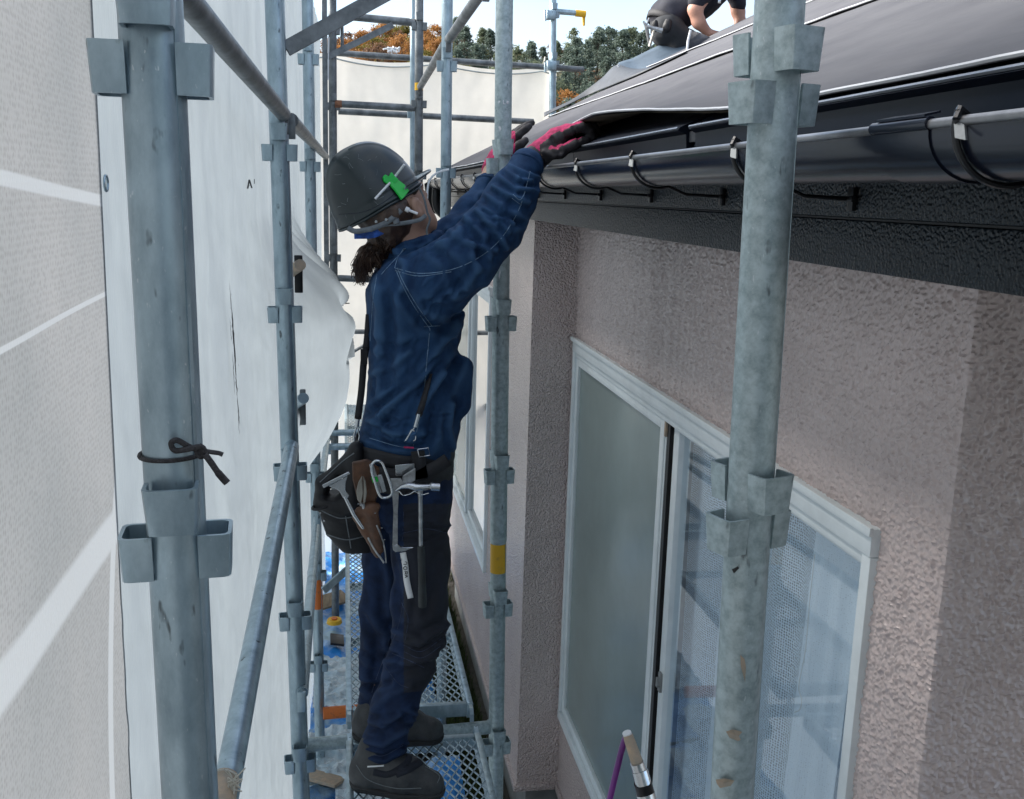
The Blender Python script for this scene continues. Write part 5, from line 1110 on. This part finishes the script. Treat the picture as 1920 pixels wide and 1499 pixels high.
m = M(); m.grid(lambda u, v: dome(2*PI*u, v**.9), 120, 70); sh = m.build('shell', 'helmet', hel, solid=.003, ang=60)
hvb = BVHTree.FromPolygons([Vector(p) for p in m.v], m.f)
m = M(); m.grid(lambda u, v: dome(2*PI*u, 0, .0)+ku*(-.006*v)+(dome(2*PI*u, 0)-Kc).normalized()*.001, 90, 1); m.build('rim', 'helmet', hel, solid=.004)
# short peak over the forehead
m = M(); pk = lambda u, v: (lambda a: dome(a, .035)+(kf*math.cos(a*.8)+ks*math.sin(a*.8))*(.040*v*math.cos(a*1.1)**.7)+ku*(.010*v))(lerp(-1.15, 1.15, u)); m.grid(pk, 30, 6); m.build('peak', 'visor', hel, solid=.003)
m = M(); m.tube([pk(k/30, 1) for k in range(31)], .0028, 6); m.build('peak_rim', 'helmet', hel)
rg = random.Random(21)
for k in range(34):
    x, y = rg.uniform(632, 760), rg.uniform(285, 410); a = rg.uniform(0, PI); l = rg.uniform(3, 13); c_ = rg.uniform(-.5, .5)
    pts = [(x+math.cos(a+c_*t)*l*t, y+math.sin(a+c_*t)*l*t) for t in (0, .33, .66, 1)]; on_tube(hvb, pts, rg.uniform(.0003, .0008), 'scratch', 'scratch', hel, off=.0013, n=2, seg=4)
on_tube(hvb, [(636, 402), (680, 398), (720, 380), (752, 352)], .0009, 'moulded_line', 'canvas_black', hel, off=.0015)
# harness
on_ribbon(None, [(694, 432), (720, 422), (755, 419), (785, 413), (799, 404)], 8, 'chin_strap', 'strap_grey', hel, thick=.0012, default=YB-.098)
on_ribbon(None, [(742, 392), (741, 405), (744, 420)], 12, 'side_strap', 'strap_grey', hel, default=YB-.101, thick=.0016)
on_ribbon(None, [(752, 394), (730, 414), (700, 428), (668, 434), (652, 428)], 10, 'nape_strap', 'strap_grey', hel, default=YB-.102, thick=.0016)
on_ribbon(None, [(786, 352), (795, 372), (801, 398), (806, 412), (800, 434), (806, 450)], 4, 'chin_strap', 'strap_grey', hel, default=YB-.062, thick=.0015)
on_ribbon(None, [(664, 440), (700, 438), (728, 424)], 17, 'sweat_pad', 'blue_pad', hel, default=YB-.085, thick=.004)
for x, y in ((705, 416), (724, 412)):
    m = M(); p = U(x, y, Y=YB-.103); m.tube([p, p+Vector((0, -.003, 0))], .0036, 12); m.build('rivet', 'steel', hel)
# earbud
t = thing('earbud', 'white wireless earbud in the worker\'s ear', 'earbud', U(770, 397, Y=YB-.1)); m = M(); m.tube([U(765, 394, Y=YB-.098), U(783, 401, Y=YB-.100)], .0034, 10); m.tube([U(761, 392, Y=YB-.094), U(767, 395, Y=YB-.097)], .0065, 12); m.build('bud', 'white_plastic', t)
# green clip and pencil on the helmet
t = thing('clip', 'bright green plastic clip on the side of the helmet', 'clip', U(742, 345, Y=YB-.12)); 
def pl_on(bv, pts, off, th, name, mt, parent):
    P_ = [hit(bv, x, y, off) or U(x, y, Y=YB-.105) for x, y in pts]; m = M(); c_ = sum(P_, Vector())/len(P_); nn = (P_[0]-c_).cross(P_[2]-c_).normalized(); nn = -nn if nn.y > 0 else nn
    P_ = [p-nn*(p-c_).dot(nn) for p in P_]; m.prism(P_, nn*th, .0008); return m.build(name, mt, parent)
pl_on(hvb, [(727, 338), (743, 337), (757, 350), (764, 360), (762, 366), (752, 376), (745, 373), (736, 360), (730, 352)], .002, .006, 'clip_body', 'green_plastic', t)
pl_on(hvb, [(716, 334), (720, 329), (727, 333), (731, 325), (738, 333), (744, 338), (738, 346), (728, 348), (719, 342)], .0015, .009, 'jaw', 'green_plastic', t)
t = thing('marking_pencil', 'white pencil held under the green clip on the helmet', 'pencil', U(733, 340, Y=YB-.12)); m = M(); m.tube([hit(hvb, 703, 373, .004) or U(703, 373, Y=YB-.1), hit(hvb, 728, 346, .006), hit(hvb, 741, 330, .006) or U(741, 330, Y=YB-.1), U(758, 309, Y=YB-.098)], .0032, 10); m.build('barrel', 'white_plastic', t)

# boots
def boot(label, ankle, heel, toe, parent):
    zs = DZ+.006; S = SDF((min(heel.x, ankle.x)-.1, min(heel.y, toe.y)-.09, zs-.01), (toe.x+.08, max(heel.y, toe.y)+.09, ankle.z+.08), .0042)
    hl = Vector((heel.x, heel.y, zs+.038)); tt = Vector((toe.x, toe.y, zs+.030)); md = hl.lerp(tt, .62); md.z = zs+.040
    S.cap(hl, md, .046, .048, .02); S.cap(md, tt, .048, .040, .02); S.cap(hl+Vector((.01, 0, .01)), ankle, .048, .050, .03); S.cap(ankle, ankle+Vector((0, 0, .03)), .052, .050, .02); S.cap(ankle+Vector((.02, 0, -.02)), md+Vector((0, 0, .012)), .042, .036, .04)
    S.clip_below(zs+.012); d = (tt-hl).normalized()
    o, bv = soft(S, 'boot', 'boot', parent, (), .004, 34, 1, label=label)
    S = SDF((heel.x-.1, min(heel.y, toe.y)-.09, zs-.02), (toe.x+.08, max(heel.y, toe.y)+.09, zs+.04), .0042); S.cap(Vector((hl.x, hl.y, zs+.02)), Vector((md.x, md.y, zs+.02)), .049, .051, .02); S.cap(Vector((md.x, md.y, zs+.02)), Vector((tt.x, tt.y, zs+.022)), .051, .044, .02)
    Z = S.lo[2]+np.arange(S.n[2])*S.h; S.g = np.maximum(S.g, (np.abs(Z-(zs+.010))-.010)[None, None, :].astype(np.float32)); soft(S, 'sole', 'sole', o, it=1); return o, bv
nb, nbv = boot('nearer scuffed black work boot', U(706, 1424, Y=2.545), U(688, 1450, Y=2.535), U(806, 1460, Y=2.47), worker)
fb, fbv = boot('farther scuffed black work boot', U(702, 1345, Y=2.79), U(690, 1370, Y=2.79), U(806, 1362, Y=2.75), worker)
on_ribbon(nbv, [(742, 1452), (770, 1440), (790, 1425), (780, 1414)], 15, 'hook_strap', 'canvas_black', nb, off=.0015, thick=.002)
on_ribbon(nbv, [(700, 1448), (730, 1452), (762, 1432), (768, 1412)], 12, 'hook_strap', 'canvas_black', nb, off=.0015, thick=.002)
on_tube(nbv, [(668, 1435), (690, 1462), (740, 1478), (790, 1478)], .0012, 'welt_stitching', 'scratch', nb); on_tube(nbv, [(797, 1438), (812, 1446), (824, 1456), (820, 1468)], .0010, 'toe_seam', 'scratch', nb)
on_ribbon(nbv, [(689, 1438), (706, 1437), (720, 1436)], 3, 'reflective_tab', 'white_plastic', nb, off=.0015, thick=.001)

# belts
def band(name, mt, yc0, yc1, hpx, rx, ry, th, tilt=0.0, xc=760):
    a = U(xc, yc0, Y=YB); hh = hpx/708.
    m = M()
    def fn(u, v):
        t = 2*PI*u; return (a.x+rx*math.cos(t), YB+ry*math.sin(t), a.z-tilt*math.cos(t)*-1+hh*(.5-v)+.003*math.sin(t*5))
    m.grid(fn, 72, 3); return m.build(name, mt, worker, solid=th)
band('inner_belt', 'webbing', 836, 0, 26, .133, .170, .004, -.004); bl = band('tool_belt', 'webbing', 868, 0, 48, .131, .176, .007, .012, 758)
Yt = YB-.186
for pts, w in (([(776, 900), (800, 886), (822, 874), (840, 862)], 24), ([(783, 846), (786, 872), (790, 898)], 26)): on_ribbon(None, pts, w, 'webbing_loop', 'webbing', bl, default=Yt+.004, thick=.004)
m = M(); q = [U(x, y, Y=Yt) for x, y in ((783, 843), (803, 840), (806, 854), (786, 857))]; m.tube(q+[q[0]], .0016, 8, cap=False); m.build('buckle', 'steel', bl)
on_ribbon(None, [(757, 839), (776, 840)], 3, 'red_tag', 'glove_pink', bl, default=Yt, thick=.001)
plate([(741, 873), (777, 869), (777, 890), (760, 893), (742, 893)], Yt-.004, .003, 'belt_plate', 'steel', bl)
# braces
br = on_ribbon(None, [(692, 590), (688, 640), (682, 680), (678, 730), (671, 786)], 13, 'back_brace', 'webbing', worker, default=YB-.05, thick=.002)
plate([(676, 655), (690, 655), (689, 684), (676, 684)], YB-.057, .006, 'adjuster', 'black_metal', br)
m = M(); m.tube([U(671, 786, Y=YB-.05), U(669, 800, Y=YB-.05)], .006, 10); m.tube(spline([U(x, y, Y=YB-.05) for x, y in ((669, 800), (664, 818), (668, 838), (674, 820), (671, 804))], 5), .0024, 8); m.build('snap_hook', 'steel', br)
fr = on_ribbon(jbv, [(808, 700), (800, 735), (790, 765), (785, 780)], 8, 'front_brace', 'webbing', worker, off=.004)
m = M(); m.tube([hit(jbv, 787, 776, .006), hit(jbv, 779, 800, .006)], .0050, 10); hk = [U(x, y, Y=Yt+.008) for x, y in ((777, 802), (760, 826), (764, 822), (772, 806), (778, 812), (779, 824), (775, 827))]; m.tube(spline(hk, 4), .0016, 8); m.build('snap_hook', 'steel', worker)

# pouch and holster hang on the belt
t = thing('tool_pouch', 'black nylon tool pouch hanging at the back of the worker\'s belt', 'pouch', U(645, 960, Y=2.60))
S = SDF((U(560, 900, Y=2.6).x, 2.44, U(600, 1060, Y=2.6).z), (U(720, 900, Y=2.6).x, 2.76, U(600, 815, Y=2.6).z), .0045)
pz = [(930, 598, 690, .062), (960, 600, 695, .062), (1000, 612, 700, .056), (1030, 640, 706, .045)]; S.loft(secs(pz, 2.60), .012, 2.8)
S.cap(U(668, 842, Y=2.58), U(660, 930, Y=2.57), .020, .030, .03, 1.4); S.cap(U(668, 845, Y=2.6), U(606, 908, Y=2.60), .014, .018, .02, 1.6); S.cap(U(606, 906, Y=2.6), U(596, 945, Y=2.60), .016, .014, .02, 1.6)
o_, pbv = soft(S, 'pouch_body', 'nylon', t, [([(600, 960), (640, 975), (690, 960)], 4, -.002), ([(608, 1000), (650, 1010), (700, 995)], 4, .0015)], .002, 22, 1)
for pts in ([(600, 962), (612, 1000), (630, 1030)], [(604, 958), (640, 972), (690, 962)], [(612, 1002), (650, 1012), (690, 1004)], [(648, 968), (658, 1028)], [(600, 905), (640, 868), (664, 850)]): on_tube(pbv, pts, .0016, 'piping', 'strap_grey', t, off=.0006)
m = M(); a = U(608, 946, Y=2.575); cc = [a+Vector((.030*math.cos(q), .028*math.sin(q), .010*math.cos(q))) for q in [2*PI*k/24 for k in range(25)]]; m.tube(cc, .0042, 8, cap=False); m.build('pocket_rim', 'nylon', t)
for x, y in ((593, 962), (600, 976)):
    m = M(); p = hit(pbv, x+8, y, .001) or U(x+8, y, Y=2.56); m.tube([p, p+Vector((0, -.003, 0))], .003, 8); m.build('rivet', 'steel', t)
Yl = 2.452
t = thing('leather_holster', 'worn brown leather holster hanging from the tool belt', 'holster', U(692, 950, Y=Yl))
plate([(660, 868), (690, 862), (712, 880), (708, 930), (700, 960), (678, 958), (668, 930), (661, 900)], Yl+.012, .012, 'back_flap', 'leather', t, .003)
S = SDF((U(650, 900, Y=Yl).x, Yl-.04, U(700, 1070, Y=Yl).z), (U(740, 900, Y=Yl).x, Yl+.05, U(700, 930, Y=Yl).z), .003)
S.cap(U(693, 958, Y=Yl), U(712, 1030, Y=Yl), .020, .011, .01, .8); S.cap(U(670, 968, Y=Yl+.004), U(708, 1042, Y=Yl), .013, .008, .01, .8); S.cap(U(675, 958, Y=Yl), U(706, 950, Y=Yl), .012, .010, .012, .8)
_, lbv = soft(S, 'sheath', 'leather', t, (), .003, 60, 1)
on_ribbon(lbv, [(690, 1008), (702, 1030), (716, 1050), (720, 1056)], 3.2, 'metal_edge', 'steel_rough', t, off=.001, default=Yl-.008)
on_ribbon(lbv, [(706, 985), (716, 1010), (722, 1034), (724, 1056)], 2.6, 'metal_edge', 'steel_rough', t, off=.001, default=Yl-.006)
for x, y in ((672, 945), (716, 990), (703, 962), (721, 1012)):
    p = hit(lbv, x, y, .0005) or U(x, y, Y=Yl-.01); m = M(); m.tube([p, p+Vector((0, -.002, 0))], .0016, 8); m.build('rivet', 'steel', t)
t = thing('snips', 'pale handled snips tucked into the leather holster', 'snips', U(681, 920, Y=Yl))
for pts in ([(679, 893), (672, 905), (668, 922), (670, 938), (677, 946), (681, 925)], [(681, 893), (686, 904), (688, 925), (685, 944), (681, 946), (682, 915)]): plate(pts, Yl-.014, .006, 'handle', 'horn', t, .0015)
m = M(); p = U(677, 946, Y=Yl-.015); m.tube([p, p+Vector((0, -.004, 0))], .004, 10); m.tube([U(680, 944, Y=Yl-.01), U(686, 966, Y=Yl-.004)], .005, 8); m.build('pivot', 'steel_rough', t)
t = thing('scraper', 'steel scraper with a wide straight blade, handle down beside the leather holster', 'scraper', U(640, 915, Y=Yl-.01))
plate([(604, 910), (654, 885), (657, 889), (607, 916)], Yl-.022, .004, 'blade', 'steel', t, .001)
plate([(616, 912), (652, 893), (648, 905), (647, 920), (655, 930), (650, 937), (643, 934), (637, 922), (628, 916)], Yl-.020, .003, 'neck', 'steel', t, .001)
m = M(); m.tube([U(646, 930, Y=Yl-.018), U(663, 964, Y=Yl-.012), U(694, 1010, Y=Yl+.006)], [.0042, .0052, .005], 10); m.build('shaft', 'steel', t)
t = thing('carabiner', 'large steel carabiner with a green mark on the tool belt', 'carabiner', U(712, 895, Y=Yl))
cb = [(697, 872), (704, 865), (714, 866), (720, 876), (729, 900), (735, 922), (731, 931), (720, 934), (711, 928), (703, 905), (697, 885)]
m = M(); P_ = spline([U(x, y, Y=Yl-.022) for x, y in cb+[cb[0]]], 4); m.tube(P_, .0036, 10, cap=False); m.build('ring', 'steel', t)
plate([(692, 872), (700, 870), (716, 925), (708, 926)], Yl-.016, .005, 'gate', 'steel_rough', t, .001); plate([(707, 892), (716, 890), (725, 922), (717, 925)], Yl-.012, .004, 'backplate', 'steel', t, .001)
plate([(696, 896), (707, 894), (710, 903), (699, 906)], Yl-.0175, .0014, 'green_mark', 'green_plastic', t, .0002)
t = thing('hammer', 'steel claw hammer with black grip hanging head up from the tool belt', 'hammer', U(790, 1000, Y=Yl))
Yh2 = Yl-.022
m = M(); hd = [U(x, y, Y=Yh2) for x, y in ((741, 921), (752, 914), (766, 911), (780, 914), (796, 914), (806, 913), (808, 913), (824, 914))]; m.tube(hd, [.0015, .004, .008, .0105, .0095, .0075, .0115, .0115], 16); m.build('head', 'steel', t)
m = M(); m.tube([U(788, 918, Y=Yh2), U(788, 932, Y=Yh2), U(789, 1028, Y=Yh2+.004)], [.0075, .0055, .0052], 12); m.build('shaft', 'steel_rough', t)
m = M(); m.tube([U(789, 1024, Y=Yh2+.004), U(790, 1040, Y=Yh2+.004), U(791, 1080, Y=Yh2+.006), U(792, 1128, Y=Yh2+.006), U(792, 1138, Y=Yh2+.006)], [.0085, .0098, .0092, .0115, .0102], 14); m.build('grip', 'grip', t)
t = thing('pry_bar', 'short steel pry bar with a hooked foot hanging beside the hammer', 'pry bar', U(742, 980, Y=Yl)); Yp2 = Yl-.012
plate([(735, 922), (748, 920), (746, 960), (746, 1022), (736, 1024), (738, 960)], Yp2, .006, 'shank', 'steel_rough', t, .001)
plate([(736, 1024), (746, 1021), (752, 1027), (776, 1027), (760, 1034), (742, 1036), (737, 1032)], Yp2-.004, .010, 'hooked_foot', 'steel', t, .001)
plate([(732, 898), (752, 898), (756, 908), (742, 922), (735, 922)], Yp2, .006, 'crook', 'steel_rough', t, .001)
t = thing('hammer_holder', 'wire hammer loop on a steel bracket below the belt', 'bracket', U(765, 900, Y=Yl)); plate([(756, 893), (779, 878), (779, 902), (760, 912), (752, 908)], Yl-.010, .008, 'bracket_plate', 'steel_rough', t, .002)
m = M(); m.tube(spline([U(x, y, Y=Yl-.034) for x, y in ((748, 921), (756, 929), (768, 927), (778, 922), (790, 928), (804, 925))], 5), .0014, 8); m.build('wire', 'steel', t)

# ============================================================ SECOND WORKER ON THE ROOF
Y2 = 6.72; b2 = U(1262, 105, Y=Y2); w2r = thing('person', 'second worker in dark t-shirt kneeling and bending over the roof sheet', 'person', (b2.x, Y2, rz(b2.x)))
q = lambda x, y, dy=0: U(x, y, Y=Y2+dy)
def onroof(x, dy, h): return Vector((x, Y2+dy, rz(x)-.3*(Y2+dy-6.4)+h))
S = SDF((q(1190, 0).x-.1, Y2-.45, rz(b2.x)-.35), (q(1440, 0).x+.15, Y2+.5, q(1400, -120).z+.1), .011)
S.chain([q(1256, 42), q(1300, 2), q(1352, -40)], [.085, .100, .105], .03, 1.2); S.cap(q(1352, -38), q(1378, -62), .06, .055, .04); S.ell(q(1400, -82), ((1, 0, 0), (0, 1, 0), (0, 0, 1)), (.095, .078, .115), .03)
S.cap(q(1408, -62, -.0), q(1416, -50, 0), .03, .02, .03); S.cap(q(1418, -82), q(1423, -76), .012, .014, .012)
S.chain([q(1335, -30, -.2), q(1303, 18, -.24), q(1310, 42, -.23), q(1328, 62, -.20)], [.055, .045, .042, .028], .02); S.chain([q(1372, -35, .16), q(1384, 22, .12), q(1388, 42, .1), q(1380, 56, .08)], [.055, .045, .036, .027], .02)
def hand2(p, d):
    S.cap(p, p+d*.06, .03, .026, .01, 1.3)
    for k in range(4): o = Vector((0, -.03+.02*k, 0)); S.chain([p+d*.055+o, p+d*.085+o+Vector((0, 0, .004)), p+d*(.11+.006*(k in (1, 2)))+o+Vector((0, 0, -.008))], [.011, .010, .009], .004)
    S.chain([p+d*.01+Vector((0, -.035, 0)), p+d*.05+Vector((0, -.055, -.004))], [.013, .010], .006)
hand2(q(1330, 64, -.2), Vector((.85, 0, -.1)).normalized()); hand2(q(1379, 57, .08), Vector((-.6, -.5, -.1)).normalized())
hipx = q(1250, 48).x
for s_ in (-.11, .11):
    S.chain([q(1248, 52, s_), q(1296, 72, s_*1.3), onroof(q(1262, 0).x, s_*1.3, .09)], [.070, .045, .036], .02)
    S.cap(onroof(q(1258, 0).x, s_*1.3, .05), onroof(q(1286, 0).x, s_*1.3, .04), .04, .03, .02)
soft(S, 'body', 'skin2', w2r, it=1)
S = SDF((q(1190, 0).x-.1, Y2-.45, q(1250, 110).z), (q(1440, 0).x+.1, Y2+.5, q(1400, -120).z+.05), .011)
S.chain([q(1254, 30), q(1300, 0), q(1352, -42)], [.122, .135, .135], .05, 1.3); S.cap(q(1352, -42), q(1368, -56), .075, .065, .04)
S.chain([q(1338, -32, -.2), q(1316, -12, -.23), q(1306, 4, -.24)], [.075, .062, .054], .03); S.chain([q(1366, -38, .16), q(1378, -10, .13), q(1384, 10, .11)], [.075, .06, .054], .03)
_, sbv = soft(S, 'tshirt', 'tshirt', w2r, (), .02, 9, 1)
S = SDF((q(1190, 0).x-.15, Y2-.5, rz(hipx-.45)-.15), (q(1320, 0).x+.15, Y2+.5, q(1250, 0).z+.05), .011)
S.cap(q(1252, 46), q(1252, 62), .112, .108, .04, 1.35)
for s_ in (-.11, .11):
    S.chain([q(1248, 58, s_), q(1290, 78, s_*1.3), onroof(q(1262, 0).x, s_*1.3, .10)], [.100, .066, .055], .03)
soft(S, 'trousers', 'workpants', w2r, (), .02, 9, 1)
m = M(); a = q(1253, 44)
m.grid(lambda u, v: (lambda t: Vector((a.x-.01+.118*math.cos(t)-.01*v, Y2+.168*math.sin(t), a.z+.065*math.cos(t)*-1+.012-.04*v)))(2*PI*u), 40, 2); m.build('tool_belt', 'webbing', w2r, solid=.008)
m = M(); m.tube(spline([q(1345, -12, -.2), q(1348, -4, -.21), q(1348, 2, -.21)], 4), .004, 6); m.box(tuple(q(1346, 6, -.215)), tuple(q(1351, 0, -.205)), .001); m.build('pendant', 'steel', w2r)
t = thing('tool_bag', 'cluttered tool bag on the kneeling worker\'s belt', 'pouch', q(1240, 50, -.2)); S = SDF(tuple(q(1205, 85, -.2)-Vector((.05, .15, 0))), tuple(q(1275, 20, -.2)+Vector((.05, .15, 0))), .008)
S.cap(q(1252, 42, -.20), q(1250, 54, -.20), .026, .028, .02); S.cap(q(1228, 42, -.2), q(1228, 54, -.2), .020, .022, .02); soft(S, 'bag_body', 'nylon', t, (), .012, 25, 1)
t = thing('hammer', 'hammer hanging behind the kneeling worker on the roof', 'hammer', q(1220, 60, -.22)); m = M(); m.tube([q(1213, 50, -.22), q(1242, 58, -.24)], [.010, .016], 10); m.build('head', 'steel_rough', t); m = M(); m.tube([q(1227, 56, -.23), q(1218, 88, -.23)], .009, 8); m.build('handle', 'horn', t)
t = thing('hook_tool', 'forked steel tool sticking up from the kneeling worker\'s belt', 'tool', q(1210, 40, -.2)); m = M(); m.tube([q(1206, 40, -.2), q(1212, 50, -.2), q(1218, 86, -.18)], [.006, .014, .008], 8); m.tube([q(1212, 48, -.2), q(1217, 34, -.2)], .006, 6); m.build('prongs', 'steel_rough', t)

# loose strip of underlay being laid along the far verge
def strip(near, far, n, sag, name, mt, parent, nv=10):
    A = spline(near, n); B_ = spline(far, n); k = min(len(A), len(B_)); vs = []
    for i in range(k):
        for j in range(nv+1):
            t = j/nv; p = A[i].lerp(B_[i], t); p = p+Vector((0, 0, -sag[0]*4*t*(1-t))); vs.append(p)
    m = M(); m.add(vs, [(i*(nv+1)+j, i*(nv+1)+j+1, (i+1)*(nv+1)+j+1, (i+1)*(nv+1)+j) for i in range(k-1) for j in range(nv)]); return m.build(name, mt, parent, solid=.004), A, B_
t = thing('underlay_strip', 'dark curling strip of roofing underlay lying along the far verge', 'roofing sheet', U(1150, 160, Y=6.2))
def RF(px, py, h=.0, ymax=6.36):
    w = ROT@_d(px, py); k = (ZEV-SL*XEV)/(w[2]-SL*w[0]); p = w*k
    if p[1] > ymax or k < 0: p = w*(ymax/w[1])
    return Vector(p)+Vector((-.3, -.25, .8)).normalized()*h
_lo = ((1022, 225), (1040, 215), (1070, 201), (1110, 182), (1150, 166), (1190, 150), (1240, 127), (1288, 104))
nr = [RF(x, y, .02) for x, y in _lo]
ur = [RF(x, y+22, .0)+Vector((0, .02, 0)) for x, y in ((1020, 212), (1040, 203), (1075, 186), (1108, 163), (1132, 144), (1158, 122), (1160, 121), (1161, 120))]
ur = [U(x, y, Y=6.44) for x, y in ((1020, 212), (1040, 203), (1075, 186), (1108, 163), (1130, 146), (1158, 122), (1200, 133), (1285, 97))]
fr_ = [U(x, y, Y=6.30) for x, y in ((1158, 122), (1164, 132), (1174, 140), (1187, 143), (1200, 138), (1225, 126), (1260, 110), (1287, 97))]
tr_ = [U(x, y, Y=6.62) for x, y in ((1160, 118), (1172, 114), (1186, 110), (1198, 104), (1214, 96), (1236, 86), (1264, 77), (1290, 70))]
o1, A1, B1 = strip(nr, ur, 5, (.0,), 'curled_underside', 'felt_dark', t); o2, A2, B2 = strip(fr_, tr_, 5, (.03,), 'top_face', 'felt_blue', t)
m = M(); m.tube([p+Vector((0, -.006, 0)) for p in A2], .0075, 8); m.build('white_edge', 'felt_edge', t)
t = thing('underlay_flap', 'upright folded flap of underlay in front of the kneeling worker\'s hands', 'roofing sheet', U(1300, 90, Y=5.9))
m = M(); A = [U(x, y, Y=5.7) for x, y in ((1288, 101), (1290, 78), (1295, 57))]; E_ = [U(x, y, Y=6.1) for x, y in ((1345, 82), (1330, 70), (1312, 62))]
m.add(A+E_, [(0, 1, 4, 3), (1, 2, 5, 4)]); m.build('flap_face', 'felt', t, solid=.004); m = M(); m.tube(A, .0075, 8); m.tube([U(1288, 101, Y=5.9), U(1305, 98, Y=5.9), U(1340, 82, Y=5.98)], .0065, 8); m.build('white_edge', 'felt_edge', t)
